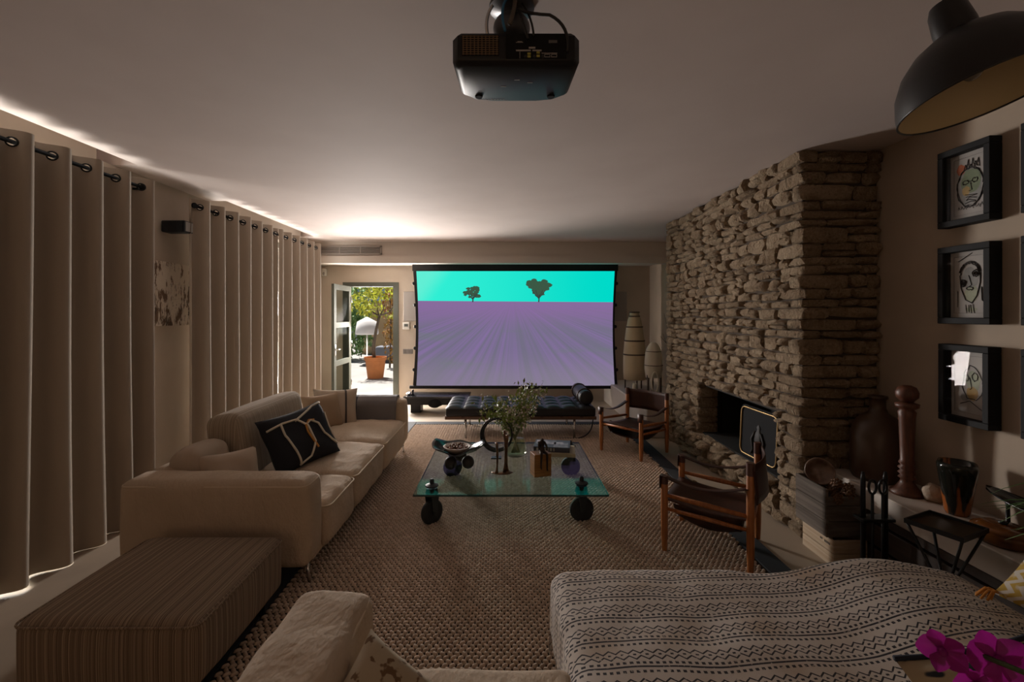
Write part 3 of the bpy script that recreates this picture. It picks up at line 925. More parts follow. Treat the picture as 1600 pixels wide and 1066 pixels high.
# speaker box and painting on the pier between the curtains
t = thing('wall_loudspeaker', (-2.96, 4.14, 2.30), 'small black box loudspeaker on the left wall above the abstract painting', 'speaker')
B().bb(-3.035, -2.83, 4.085, 4.20, 2.325, 2.427, .005).build('cabinet', m_black, t, smooth=False)
B().bb(-3.03, -2.845, 4.078, 4.086, 2.332, 2.42).build('grille', m_blackm, t, smooth=False)
B().bb(-2.832, -2.827, 4.10, 4.19, 2.335, 2.418).build('side_panel', m_grey, t, smooth=False)
B().bb(-3.05, -3.03, 4.11, 4.17, 2.35, 2.40).build('bracket', m_iron, t, smooth=False)
m_art = Mat('abstract_paint', (.50, .44, .36), .8)
n1 = m_art.noise(7, 6, stretch=(1, 2.2, .8), rough=.7); n2 = m_art.noise(22, 5, stretch=(1, 2, .6), rough=.75); n3 = m_art.noise(3, 2)
c = m_art.mix(n1.smooth(.52, .58), (.66, .58, .49), (.16, .095, .055))
c = m_art.mix(n2.smooth(.53, .58) * n3.smooth(.3, .6), c, (.075, .05, .035))
m_art.base(c).nbump(30, .4)
t = thing('abstract_painting', (-3.03, 4.2, 1.48), 'unframed canvas of brown blots on cream on the left wall', 'painting')
B().bb(-3.05, -3.012, 3.95, 4.45, 1.49, 2.06, .004).build('canvas', m_art, t, smooth=False)

# ---------------------------------------------------------------- cream sofa along the curtains
def piping(mb, x0, x1, y0, y1, z, r_=.05, rad=.006, inset=.0):
    pts = []
    for cx, cy, a in ((x1 - r_, y1 - r_, 0), (x0 + r_, y1 - r_, PI / 2), (x0 + r_, y0 + r_, PI), (x1 - r_, y0 + r_, 1.5 * PI)):
        pts += [(cx + r_ * math.cos(a + k * PI / 8), cy + r_ * math.sin(a + k * PI / 8), z) for k in range(5)]
    return mb.tube(pts, rad, 6, True)
sofa = thing('linen_sofa', (-1.66, 4.0, 0), 'long low cream linen sofa standing along the curtains', 'sofa', 'cream linen sofas')
B().bb(-2.18, -1.14, 2.75, 5.25, .13, .19).build('base', m_lin, sofa, smooth=False)
a = B().rbox((-1.68, 2.765, .375), (1.10, .235, .50), .055, wob=.006, wsc=5, puff=(.012, .015, .012)).build('armrest', m_lin, sofa)
piping(B(), -2.222, -1.138, 2.655, 2.876, .597).build('piping', m_pipe, a)
a = B().rbox((-1.66, 5.24, .385), (1.10, .215, .50), .055, wob=.006, wsc=5, seed=4, puff=(.012, .015, .012)).build('armrest', m_lin, sofa)
piping(B(), -2.2, -1.12, 5.14, 5.34, .607).build('piping', m_pipe, a)
B().rbox((-2.09, 4.0, .375), (.28, 2.28, .50), .06, step=.07, wob=.008, wsc=4, puff=(.01, 0, .012)).build('backrest', m_lin, sofa)
for (y0, y1) in ((2.87, 3.40), (3.40, 4.24), (4.24, 5.15)):
    x0, x1 = -1.98, -1.10
    o = B().rbox(((x0 + x1) / 2, (y0 + y1) / 2, .275), (x1 - x0, y1 - y0 - .006, .28), .055, step=.045, wob=.011, wsc=7, seed=y0 * 3, puff=(.02, .004, .035)).build('seat_cushion', m_lin, sofa)
    piping(B(), x0 + .02, x1 + .012, y0 + .012, y1 - .012, .392, .05).build('piping', m_pipe, o)
R5 = Matrix.Rotation(-.16, 4, 'Y')
B().rbox((-2.0, 3.06, .55), (.20, .34, .36), .07, R5, wob=.012, wsc=8, puff=(.02, .01, .01)).build('back_cushion', m_lin2, sofa)
o = B().rbox((-1.98, 3.80, .60), (.25, 1.06, .54), .07, R5, wob=.006, wsc=5, puff=(.02, .005, .01)).build('striped_back_cushion', m_stripe2, sofa)
tag(o, 'cushion in beige striped upholstery')
for x in (-2.12, -1.16):
    for y in (2.72, 5.28): B().tube([(x, y, .14), (x + .015, y, .0)], [.013, .008], 8).build('leg', m_steel, sofa)

def pillow_z(u, v, t):
    return t * (max(0, 1 - u ** 4) * max(0, 1 - v ** 4)) ** .55
def pillow_pt(u, v, w, h, t, sgn=1, seed=0.):
    k = 1 - .09 * (1 - u * u) * abs(v) - .0
    k2 = 1 - .09 * (1 - v * v) * abs(u)
    z = sgn * pillow_z(u, v, t) * (1 + .18 * noise.noise(V((u * 1.7 + seed, v * 1.7, sgn))))
    return V((u * w / 2 * k2, v * h / 2 * k, z))
def pillow(mb, w, h, t, M, seed=0., n=18):
    for sg in (1, -1):
        P = [pillow_pt(-1 + 2 * i / n, -1 + 2 * j / n, w, h, t, sg, seed) for i in range(n + 1) for j in range(n + 1)]
        q = [(i * (n + 1) + j, (i + 1) * (n + 1) + j, (i + 1) * (n + 1) + j + 1, i * (n + 1) + j + 1) for i in range(n) for j in range(n)]
        mb.add(P, q if sg > 0 else [f[::-1] for f in q], M)
    uv = [((-1 + 2 * i / n) * w / 2, (-1 + 2 * j / n) * h / 2) for i in range(n + 1) for j in range(n + 1)]
    mb.uv = uv + uv
    return mb
def on_pillow(path, w, h, t, seed, M, d=.004, n=5):
    P = []
    for i in range(len(path) - 1):
        for k in range(n):
            a, b = path[i], path[i + 1]; f = k / n
            P.append((a[0] + (b[0] - a[0]) * f, a[1] + (b[1] - a[1]) * f))
    P.append(path[-1])
    return [M @ (pillow_pt(u, v, w, h, t, 1, seed) + V((0, 0, d))) for u, v in P]
m_ink = Mat('ink_blue_cloth', (.014, .016, .022), .9).nbump(280, .4, .002)
BM_ = frame((-1.60, 3.62, .625), (.42, .80, .10), (.70, -.42, .42))
t = thing('black_pillow', (-1.6, 3.62, .40), 'big black pillow with white and ochre rope loops on the cream sofa', 'pillow')
pillow(B(), .58, .46, .105, BM_, 2.).build('cover', m_ink, t)
for path, m_ in (([(-.95, .55), (-.55, .62), (-.15, .6), (.1, .25), (.12, -.35), (-.1, -.8), (-.45, -.92)], m_pipew),
                 ([(-.6, .62), (-.62, .2), (-.5, -.4), (-.42, -.9)], m_pipew),
                 ([(-.2, .55), (.15, .72), (.55, .9), (.93, .93)], m_pipew),
                 ([(.05, .3), (.02, .05), (.1, -.4), (.14, -.6)], m_orangec),
                 ([(.05, .3), (.25, .4), (.45, .2), (.52, -.2), (.7, -.5), (.9, -.7)], m_pipew),
                 ([(.05, .28), (.2, .42), (.36, .36)], m_orangec), ([(.92, .5), (.86, .0), (.93, -.6)], m_pipew)):
    B().tube(on_pillow(path, .58, .46, .105, 2., BM_), .0085, 6).build('rope', m_, t)
BM2 = frame((-1.80, 4.93, .58), (.86, .30, .0), (.42, -.80, .36))
t = thing('banded_pillow', (-1.8, 4.93, .4), 'beige pillow with a dark stripe near one side, against the far sofa arm', 'pillow')
m_band = Mat('banded_pillow_cloth', (.50, .40, .30), .95)
u = m_band.xyz('UV')[0]
m_band.base(m_band.mix((u - .10).abs().lt(.011), (.47, .375, .285), (.075, .06, .055))).nbump(300, .25, .002)
pillow(B(), .46, .44, .085, BM2, 5.).build('cover', m_band, t)
t = thing('tan_pillow', (-1.93, 4.72, .4), 'small tan pillow half hidden between the black and the banded pillow', 'pillow')
pillow(B(), .42, .40, .08, frame((-1.86, 4.74, .575), (.6, .78, 0), (.74, -.55, .3)), 8.).build('cover', Mat('tan_cloth', (.36, .25, .16), .95), t)
t = thing('crumpled_pillow', (-1.72, 3.1, .4), 'crumpled beige pillow just behind the near sofa arm', 'pillow')
pillow(B(), .38, .30, .09, frame((-1.80, 3.04, .545), (.55, .5, .04), (.78, -.48, .38)), 12.).build('cover', m_lin2, t)

# grey blanket over the far arm
m_blk = Mat('grey_wool', (.16, .15, .16), .95).nbump(200, .4, .003)
m_blk.base(m_blk.mix((m_blk.xyz('UV')[0] - .06).abs().lt(.06), (.19, .18, .185), (.04, .04, .05)))
prof = [(5.108, .37), (5.108, .50), (5.110, .58), (5.125, .625), (5.17, .662), (5.24, .668), (5.31, .662), (5.362, .62), (5.372, .55), (5.372, .42)]
def drape(u, v):
    k = v * (len(prof) - 1); i = min(int(k), len(prof) - 2); f = k - i
    y = prof[i][0] + (prof[i + 1][0] - prof[i][0]) * f; z = prof[i][1] + (prof[i + 1][1] - prof[i][1]) * f
    w_ = .004 * noise.noise(V((u * 5, v * 4, 2)))
    return (-1.70 + .50 * u + .01 * math.sin(v * 5), y + w_ - .004, z + .004 + w_ + (.014 * u if v < .2 else 0))
o = B().sheet(drape, 22, 27, .007).build('grey_blanket', m_blk)
tag(o, 'dark grey folded blanket hanging over the far sofa arm', 'blanket')

# ---------------------------------------------------------------- striped ottoman and near sofa
t = thing('striped_ottoman', (-1.56, 2.13, 0), 'low brown striped upholstered ottoman in the left foreground', 'ottoman')
o = B().rbox((-1.56, 2.15, .255), (.73, .71, .275), .045, step=.06, wob=.004, wsc=5, puff=(.01, .01, .018)).build('upholstery', m_stripe, t)
piping(B(), -1.928, -1.192, 1.792, 2.508, .375, .05, .005).build('piping', m_stripe, t)
for x in (-1.85, -1.27):
    for y in (1.84, 2.42): B().tube([(x, y, .13), (x, y, 0)], [.02, .014], 8).build('leg', m_iron, t)

so2 = thing('foreground_sofa', (.6, 1.2, 0), 'cream sofa in the foreground with its left arm and chaise facing the screen', 'sofa', 'cream linen sofas')
B().bb(-.70, 1.90, .62, 1.54, .10, .17).build('base', m_lin, so2, smooth=False)
o = B().rbox((-.60, 1.12, .36), (.27, 1.10, .49), .045, wob=.009, wsc=7, seed=2., puff=(.012, .012, .02)).build('armrest', m_lin, so2)
piping(B(), -.724, -.474, .583, 1.657, .585, .05, .0055).build('piping', m_pipe, o)
B().rbox((-.115, 1.12, .27), (.70, .88, .28), .05, wob=.010, wsc=7, seed=6., puff=(.004, .02, .03)).build('seat_cushion', m_lin, so2)
B().rbox((1.09, 1.33, .27), (1.70, 1.42, .28), .06, wob=.008, wsc=5, seed=8., puff=(.01, .02, .025), step=.08).build('chaise_cushion', m_lin, so2)
B().rbox((.6, .53, .36), (2.66, .22, .50), .06, step=.1).build('backrest', m_lin, so2)
for x in (-.66, 1.86):
    for y in (.66, 1.5): B().tube([(x, y, .12), (x, y, 0)], [.013, .008], 8).build('leg', m_steel, so2)

# patterned throw over the chaise
m_thr = Mat('mudcloth_throw', (.52, .47, .43), .95)
uu, vv, _ = m_thr.xyz('UV')
wob_ = m_thr.noise(9, 2, m_thr.comb(uu, vv, 0.)); uu = uu + (wob_ - .5) * .008
vv = vv + (m_thr.noise(4, 1, m_thr.comb(uu, vv, 3.)) - .5) * .014
P_ = .122
row = vv / P_; fr = row.frac(); par = (row.floor() * .5).frac() * 2.
line = (fr - .06).abs().lt(.03)
def dots(at, ph):
    s_ = ((uu / .0215 + ph).frac() - .5).abs().lt(.27)
    return s_.min((fr - at).abs().lt(.042))
def zig(at, ph):
    tri = ((uu / .042 + ph).frac() - .5).abs() * .26
    return (fr - at - tri + .065).abs().lt(.028)
ink = line.max(dots(.19, 0.)).max(dots(.90, .4)).max(zig(.38, 0.)).max(zig(.60, .5))
ink = ink.max((((uu / .042).frac() - .5).abs().lt(.13)).min((fr - .49).abs().lt(.030)))
ink = ink * m_thr.noise(70, 2, m_thr.comb(uu, vv, 1.)).smooth(.28, .42)
cc = m_thr.mix(m_thr.noise(4, 3).smooth(.45, .7), (.62, .56, .51), (.50, .40, .31))
m_thr.base(m_thr.mix(ink, cc, (.035, .032, .038))).bump(ink * -.6 + m_thr.noise(240, 2) * .8, .4, .004)
tx0, tx1, cy0, cy1 = .24, 1.94, 1.36, 2.06
def throw(u, v):
    # u runs from the left hang across the top to the right edge, v from the near edge to the far hang
    L = -.24 + u * 2.04; y = cy0 + .26 * max(0, (u - .35)) * .9 + v * .98
    top = .438 + .035 * max(0, 1 - ((L - .8) / .95) ** 2) * .6 + .055 * math.exp(-((L - 1.40) / .27) ** 2) - .02 * math.exp(-((L - .95) / .2) ** 2)
    ywid = (y - (cy0 + .1)) / .6
    z = top + .012 * noise.noise(V((L * 2.2, y * 2.5, 4))) + .006 * noise.noise(V((L * 7, y * 6, 1)))
    x = tx0 + L
    far = cy1 - .02
    if L < .05:
        s = .05 - L; a = min(1, s / .09)
        x = tx0 + .05 - .075 * math.sin(a * PI / 2) - .02 * max(0, s - .09) - .01 * noise.noise(V((y * 8, 0, 1)))
        z -= .06 * (1 - math.cos(a * PI / 2)) + max(0, s - .09) * .97
    if L > 1.68: z -= (L - 1.68) ** 2 * 1.6
    if y > far:
        s = y - far; a = min(1, s / .09)
        z -= .06 * (1 - math.cos(a * PI / 2)) + max(0, s - .09) * .95
        y = far + .06 * math.sin(a * PI / 2) + .012 * noise.noise(V((L * 6, 2, 0))) * a
    return (x, y, max(z, .05))
tb = B().sheet(throw, 110, 60, .006)
tb.uv = [(a * 2.05, b * .98) for a, b in tb.uv]
o = tb.build('patterned_throw', m_thr); tag(o, 'cream throw with dark zigzag and dotted rows spread over the chaise', 'throw')

m_spot = Mat('spotted_velvet', (.42, .33, .22), .9)
m_spot.base(m_spot.mix(m_spot.noise(26, 2).smooth(.55, .60), (.45, .37, .26), (.17, .10, .05)))
t = thing('spotted_pillow', (-.33, 1.42, .41), 'brown spotted pillow corner by the near sofa arm, bottom of the view', 'pillow')
n_ = V((.45, -.45, .77)).normalized(); dg_ = V((-.35, .70, .62)).normalized()
pillow(B(), .34, .34, .06, frame((-.33, 1.27, .468), dg_ - n_.cross(dg_), n_), 3.).build('cover', m_spot, t)
m_yel = Mat('yellow_ikat', (.60, .55, .48), .9)
uu, vv, _ = m_yel.xyz('UV')
zz = (vv / .034 + ((uu / .05).frac() - .5).abs() * 1.4).frac()
m_yel.base(m_yel.mix(zz.smooth(.40, .52) * m_yel.noise(30, 2).smooth(.2, .45), (.58, .53, .46), (.44, .29, .05)))
t = thing('yellow_pillow', (1.92, 1.50, .45), 'white pillow with mustard yellow zigzags at the right edge', 'pillow')
YM = frame((2.02, 1.47, .70), (.70, .52, .0), (-.55, -.62, .45))
pillow(B(), .46, .50, .09, YM, 6.).build('cover', m_yel, t)
m_tas = Mat('orange_tassel', (.50, .20, .03), .9)
for cx, cy in ((-1, 1), (-1, -1)):
    p = YM @ V((cx * .22, cy * .24, 0)); tb = B()
    for k in range(7):
        a = k * .9
        tb.tube([p, p + V((-.03 + .012 * math.cos(a), .012 * math.sin(a), .012)), p + V((-.055 + .018 * math.cos(a), .02 * math.sin(a), -.015))], .004, 5)
    tb.build('tassel', m_tas, t)
m_pat = Mat('dark_spotted_cream', (.44, .37, .24), .9)
m_pat.base(m_pat.mix(m_pat.noise(11, 1).smooth(.62, .64), (.40, .33, .22), (.02, .025, .035)))
t = thing('patched_pillow', (1.15, 1.08, .42), 'cream pillow with dark blue edge and patches in front of the throw', 'pillow')
PM = frame((1.27, 1.06, .605), (.98, .12, .10), (-.12, -.72, .66))
pillow(B(), .46, .40, .07, PM, 9.).build('cover', m_pat, t)
B().tube([PM @ (pillow_pt(-1 + 2 * k / 20, 1, .46, .40, .0) + V((0, .004, 0))) for k in range(21)], .007, 6).build('edging', Mat('navy_braid', (.015, .02, .035), .9), t)

# orchid in a tall pot beside the near sofa
t = thing('orchid', (1.08, .24, 0), 'magenta orchid blooming in the bottom right corner', 'orchid')
B().lathe([(.0, 0), (.12, 0), (.15, .35), (.14, .55), (.125, .55), (.12, .5), (0, .5)], 20, (1.08, .24, 0)).build('plant_pot', m_white, t, smooth=HARD)
st = bez((1.08, .24, .5), (1.10, .50, 1.02), (.94, .93, .92), 12)
B().tube(st, .005, 6).build('stem', Mat('orchid_stem', (.06, .09, .03), .5), t)
m_orch = Mat('magenta_petal', (.34, .008, .24), .5)
m_orch.base(m_orch.mix(m_orch.noise(8, 2).smooth(.4, .7), (.30, .006, .22), (.15, .002, .09))).translucent(.3, (.6, .02, .4))
def petal(L, W, curl):
    def f(u, v):
        a = v - .5; w_ = W * math.sin(PI * min(1, u * .92 + .06)) ** .7
        return (a * w_, u * L, curl * L * u * u - .5 * abs(a) * w_ * .5)
    return f
for (c, n, s_) in (((.965, .90, .925), (-.35, -.8, .3), 1.0), ((.905, .95, .905), (-.6, -.6, .1), .8), ((1.03, .86, 1.0), (.1, -.9, .2), 1.1), ((.955, .93, .855), (-.2, -.8, -.3), .95)):
    fb_ = B(); FMt = frame(c, (1, .1, 0), n)
    for k in range(5):
        R_ = Matrix.Rotation(k * 2 * PI / 5 + .3, 4, 'Z')
        fb_.sheet(petal(.052 * s_, (.06 if k % 2 else .042) * s_, .25), 6, 6, 0, FMt @ R_)
    fb_.ball(FMt @ V((0, 0, .008)), .009, 8, 5)
    fb_.build('blossom', m_orch, t)
lb = B()
for a in (.3, 2.2, 4.2): lb.sheet(lambda u, v, a=a: (1.08 + math.cos(a) * u * .2 - math.sin(a) * (v - .5) * .06 * math.sin(PI * (u * .9 + .05)), .24 + math.sin(a) * u * .2 + math.cos(a) * (v - .5) * .06 * math.sin(PI * (u * .9 + .05)), .5 + .12 * u - .16 * u * u), 8, 4)
lb.build('leaves', Mat('orchid_leaf', (.03, .07, .02), .4), t)

# ---------------------------------------------------------------- glass coffee table on casters
tbl = thing('coffee_table', (.055, 4.0, 0), 'square glass coffee table on four big black casters, on the rug', 'coffee table')
m_tg = Mat('table_glass').glass((.80, .91, .91), .032, .03)
m_te = Mat('glass_edge', (.03, .10, .10), .1, Transmission_Weight=.4)
GX0, GX1, GY0, GY1, GZ = -.655, .762, 3.33, 4.69, .29
B().bb(GX0, GX1, GY0, GY1, GZ - .015, GZ, .002).build('glass_top', m_tg, tbl, smooth=False)
eb = B()
for a, b_, c, d_ in ((GX0, GX1, GY0, GY0 + .0015), (GX0, GX1, GY1 - .0015, GY1), (GX0, GX0 + .0015, GY0, GY1), (GX1 - .0015, GX1, GY0, GY1)):
    eb.bb(a, b_, c - (.001 if d_ - c < .01 and c < 4 else 0), d_ + (.001 if d_ - c < .01 and c > 4 else 0), GZ - .015, GZ)
eb.build('glass_edge', m_te, tbl, smooth=False)
m_rub = Mat('black_rubber', (.015, .016, .018), .7)
m_fork = Mat('cast_iron', (.03, .034, .038), .5, .5)
for (x, y, rot) in ((-.545, 3.50, .85), (.60, 3.55, .12), (-.50, 4.52, .35), (.66, 4.55, -.1)):
    T = Matrix.Translation((x, y, 0)) @ Matrix.Rotation(rot, 4, 'Z')
    R90 = Matrix.Rotation(PI / 2, 4, 'X')
    w = B().lathe([(0, -.022), (.03, -.024), (.062, -.02), (.075, -.027), (.088, -.023), (.0935, -.01), (.0935, .01), (.088, .023), (.075, .027), (.062, .02), (.03, .024), (0, .022)], 28, M=T @ Matrix.Translation((0, 0, .094)) @ R90)
    w.build('wheel', m_rub, tbl)
    f = B()
    for sg in (-1, 1): f.sheet(lambda u, v, sg=sg: ((-.035 + .07 * u) * (1 - .55 * (1 - v)) , sg * .036, .085 + .135 * v), 3, 4, .006 * sg, T)
    q = B().bb(-.042, .042, -.045, .045, .214, .226); f.add(q.v, q.f, T)
    f.lathe([(.0, .226), (.045, .226), (.05, .24), (.04, .275), (0, .275)], 16, M=T)
    f.tube([(0, -.045, .094), (0, .045, .094)], .012, 8, M=T)
    f.build('caster_fork', m_fork, tbl, smooth=HARD)
    B().lathe([(0, .29), (.05, .29), (.05, .298), (.03, .306), (.018, .31), (.016, .335), (.01, .345), (0, .346)], 14, M=T).build('bolt_cap', m_fork, tbl, smooth=HARD)

# things on the table
Z0 = GZ
m_dish = Mat('black_ceramic', (.02, .022, .026), .22)
t = thing('footed_dish', (-.39, 3.97, Z0), 'wavy rimmed black dish on three ball feet on the glass table', 'dish')
def dish(u, v):
    a = 2 * PI * u; r_ = .215 * v
    lift = .068 * v ** 2.4 * (1 + .38 * math.sin(2 * a + 2.0)) + .012 * v * math.sin(5 * a)
    return (-.39 + r_ * math.cos(a) * (1 + .06 * math.cos(2 * a)), 3.97 + r_ * math.sin(a) * .92, .395 + lift)
B().sheet(dish, 48, 12, .009).build('bowl', m_dish, t)
for a in (-2.05, -.75, 1.5):
    B().ball((-.39 + .12 * math.cos(a), 3.97 + .11 * math.sin(a), Z0 + .0535), .0535, 16, 10).build('ball_foot', Mat('dark_stone_ball', (.035, .03, .028), .55).nbump(50, .4) if a < -2 else bpy.data.materials['dark_stone_ball'], t)
t = thing('nut_bowl', (-.40, 3.95, .402), 'small pale rimmed bowl of nuts inside the black dish', 'bowl')
B().lathe([(0, 0), (.06, .0), (.105, .04), (.118, .062), (.110, .064), (.095, .045), (0, .03)], 26, (-.40, 3.95, .402)).build('bowl', Mat('stoneware', (.50, .42, .36), .6), t)
nb = B(); r = random.Random(5)
for k in range(90):
    a, q = r.uniform(0, 6.28), .088 * math.sqrt(r.random())
    nb.ball((-.40 + q * math.cos(a), 3.95 + q * math.sin(a), .402 + .045 + r.uniform(0, .02)), (.011, .008, .008), 6, 4, Euler((r.uniform(0, 3), r.uniform(0, 3), 0)).to_matrix().to_4x4())
nb.build('nuts', Mat('nut_skin', (.20, .075, .03), .5).vary((.09, .035, .02), 40), t, kind='stuff')

t = thing('ring_sculpture', (-.06, 4.17, Z0), 'dark open ring sculpture on a thin stem on the glass table', 'sculpture')
ring_ = [(-.06 + .135 * math.cos(a), 4.17, .505 + .142 * math.sin(a)) for a in [1.25 + (2 * PI - .35) * k / 40 for k in range(41)]]
B().tube(ring_, [.006 + .017 * math.sin(PI * min(1, k / 40 * 1.12)) ** 1.2 for k in range(41)], 10).build('ring', m_gloss, t)
B().tube([(-.065, 4.17, Z0 + .01), (-.065, 4.17, .37)], .005, 6).build('stem', m_iron, t)
B().bb(-.115, -.02, 4.14, 4.20, Z0, Z0 + .011, .002).build('base', m_iron, t, smooth=False)

t = thing('bronze_candle_holder', (-.01, 3.76, Z0), 'group of three slender bronze stems on a leaf base, on the glass table', 'candle holder')
for (x, y, h_, sw) in ((-.058, 3.75, .25, .012), (.004, 3.76, .345, .02), (.03, 3.79, .30, -.012)):
    pts = [(x + sw * math.sin(k / 8 * PI) * .6, y, Z0 + .008 + h_ * k / 8) for k in range(9)]
    B().tube(pts, [.016, .010, .0075, .009, .008, .011, .009, .012, .010], 8).build('stem', m_bronze, t)
B().sheet(lambda u, v: (-.012 + .085 * math.sqrt(v) * math.cos(2 * PI * u) * (1 + .12 * math.sin(3 * 2 * PI * u)), 3.765 + .04 * math.sqrt(v) * math.sin(2 * PI * u), Z0 + .017 - .012 * v), 28, 5, .004).build('base', m_bronze, t)

# glass vase with blossoming branches
VC = V((.107, 4.27, Z0))
t = thing('glass_vase', VC, 'clear bulbous glass vase of water holding blossom branches', 'vase')
m_vg = Mat('vase_glass').glass((.92, .95, .90), .2, .01)
B().lathe([(0, .004), (.085, .0), (.105, .03), (.107, .07), (.092, .14), (.070, .20), (.058, .25), (.062, .285), (.066, .30)], 28, VC).build('body', m_vg, t)
B().lathe([(0, .012), (.082, .012), (.098, .035), (.099, .07), (.087, .13), (.080, .15), (0, .15)], 24, VC).build('water', Mat('vase_water').glass((.86, .90, .78), .06, .02), t)
t = thing('blossom_branches', VC + V((0, 0, .02)), 'spray of green twigs with tiny white blossoms in the glass vase', 'flowers')
r = random.Random(21)
sb, lf_, bl = B(), B(), B()
tips = [(-.33, 0, .48), (-.26, .05, .55), (-.36, -.05, .41), (-.22, -.06, .43), (-.12, .03, .54), (-.05, -.05, .47), (.02, .05, .58), (.05, -.03, .50), (.14, .02, .69), (.10, .05, .62), (.19, -.04, .57), (.26, .02, .67), (.30, -.02, .63), (.22, .06, .50), (.12, -.06, .47), (-.16, .06, .47), (.08, 0, .68)]
for q in tips:
    q = V(q); b0 = VC + V((q.x * -.12, q.y * -.2, .02)); mid = VC + V((q.x * .10, q.y * .1, .30)); e = VC + q
    path = bez(b0, mid, e, 14); sb.tube(path, [.0035] * 8 + [.003 - .0003 * k for k in range(7)], 5)
    left = q.x < -.2 or q.z > .66
    for k in range(64):
        f = r.uniform(.48, 1.); p = path[min(13, int(f * 14))] + V((r.gauss(0, .034), r.gauss(0, .034), r.gauss(.005, .028)))
        if r.random() < (.75 if left else .45): leaves(lf_, [p], .026, r)
        if r.random() < (.12 if left else .55): bl.ball(p, r.uniform(.0055, .010), 6, 4)
    for k in range(5):
        f = r.uniform(.45, .9); p = path[int(f * 14)]
        sb.tube([p, p + V((r.gauss(0, .03), r.gauss(0, .03), r.uniform(.01, .05)))], .0015, 4)
sb.build('stem', Mat('green_twig', (.13, .15, .05), .6), t)
lf_.build('foliage', Mat('sprig_leaf', (.16, .23, .05), .5).vary((.30, .36, .09), 20), t, smooth=False, kind='stuff')
bl.build('blossom', Mat('white_blossom', (.80, .74, .72), .7).vary((.55, .42, .40), 60), t, kind='stuff')

# wooden block with bronze seated figure
t = thing('seated_figure_on_block', (.295, 3.73, Z0), 'small bronze seated figure on an amber wooden block, on the glass table', 'sculpture')
RB = Matrix.Translation((.30, 3.745, Z0)) @ Matrix.Rotation(.28, 4, 'Z')
m_blkw = Mat('amber_wood', (.36, .17, .045), .5).vary((.26, .115, .03), 9, stretch=(1, 1, 7))
q = B().bb(-.072, .072, -.055, .055, 0, .18, .003)
bb_ = B(); bb_.add(q.v, q.f, RB); bb_.build('block', m_blkw, t, smooth=False)
def skin(name, pts, edges, mat, parent, M, sub=1):
    me = bpy.data.meshes.new(name); me.from_pydata([tuple((M @ V(p[:3])) - ORG[parent.name]) for p in pts], edges, [])
    o = link(bpy.data.objects.new(name, me)); o.parent = parent
    o.modifiers.new('skin', 'SKIN')
    for i, p in enumerate(pts): me.skin_vertices[0].data[i].radius = (p[3], p[3])
    me.skin_vertices[0].data[0].use_root = True
    s = o.modifiers.new('sub', 'SUBSURF'); s.levels = s.render_levels = sub
    me.materials.append(mat.m)
    dg = bpy.context.evaluated_depsgraph_get()
    m2 = bpy.data.meshes.new_from_object(o.evaluated_get(dg)); o.modifiers.clear(); o.data = m2; m2.name = name
    m2.polygons.foreach_set('use_smooth', [True] * len(m2.polygons))
    return o
fig = [(.0, -.025, .200, .020), (0, -.018, .232, .019), (0, -.024, .262, .021), (0, -.036, .288, .010), (0, -.046, .304, .015),
       (-.015, -.042, .197, .013), (-.022, -.082, .192, .011), (-.026, -.082, .13, .008), (-.028, -.086, .085, .007), (-.028, -.100, .078, .006),
       (.015, -.042, .197, .013), (.024, -.082, .190, .011), (.026, -.080, .12, .008), (.024, -.084, .066, .007), (.024, -.098, .060, .006),
       (-.026, -.028, .268, .010), (-.034, -.050, .238, .0085), (-.020, -.074, .214, .007),
       (.026, -.028, .268, .010), (.034, -.050, .238, .0085), (.022, -.074, .214, .007)]
ed = [(0, 1), (1, 2), (2, 3), (3, 4), (0, 5), (5, 6), (6, 7), (7, 8), (8, 9), (0, 10), (10, 11), (11, 12), (12, 13), (13, 14), (2, 15), (15, 16), (16, 17), (2, 18), (18, 19), (19, 20)]
skin('figure', fig, ed, Mat('dark_bronze', (.05, .035, .028), .4, .8), t, RB, 2)

# two books
def book(name, c, d, rz, mats, lab):
    t = thing(name, c, lab, 'book', None)
    T = Matrix.Translation(V(c)) @ Matrix.Rotation(rz, 4, 'Z'); w, dp, h = d
    q = B().bb(-w / 2, w / 2, -dp / 2, dp / 2, 0, .004).bb(-w / 2, w / 2, -dp / 2, dp / 2, h - .004, h).bb(-w / 2, w / 2, -dp / 2, -dp / 2 + .004, .004, h - .004)
    k = B(); k.add(q.v, q.f, T); k.build('cover', mats[0], t, smooth=False)
    q = B().bb(-w / 2 + .006, w / 2 - .006, -dp / 2 + .004, dp / 2 - .006, .004, h - .004)
    k = B(); k.add(q.v, q.f, T); k.build('pages', m_paper, t, smooth=False)
    if mats[1]:
        for x0, x1, y0, y1 in ((-w * .46, w * .1, -dp * .1, dp * .4), (w * .05, w * .45, -dp * .45, dp * .2)):
            q = B().bb(x0, x1, y0, y1, h, h + .0008); k = B(); k.add(q.v, q.f, T); k.build('cover_picture', mats[1], t, smooth=False)
        k = B(); xx = -w * .42
        for n_ in (.03, .018, .018, .03, .012, .03, .02):
            q = B().bb(xx, xx + n_ * .6, -dp / 2 - .0008, -dp / 2, h * .2, h * .8); k.add(q.v, q.f, T); xx += n_ * .6 + .012
        k.build('spine_lettering', m_paper, t, smooth=False)
book('art_book', (.49, 4.34, Z0), (.36, .27, .034), -.12, (Mat('cream_book_cloth', (.42, .35, .24), .7), None), 'cream book, lower one of the pair on the glass table')
book('art_book', (.46, 4.36, Z0 + .0345), (.33, .25, .045), -.17, (Mat('navy_book_cloth', (.05, .05, .07), .5), Mat('book_photo', (.42, .40, .44), .5).vary((.12, .12, .15), 14)), 'dark glossy book with a pale cover photo, on top of the cream book')

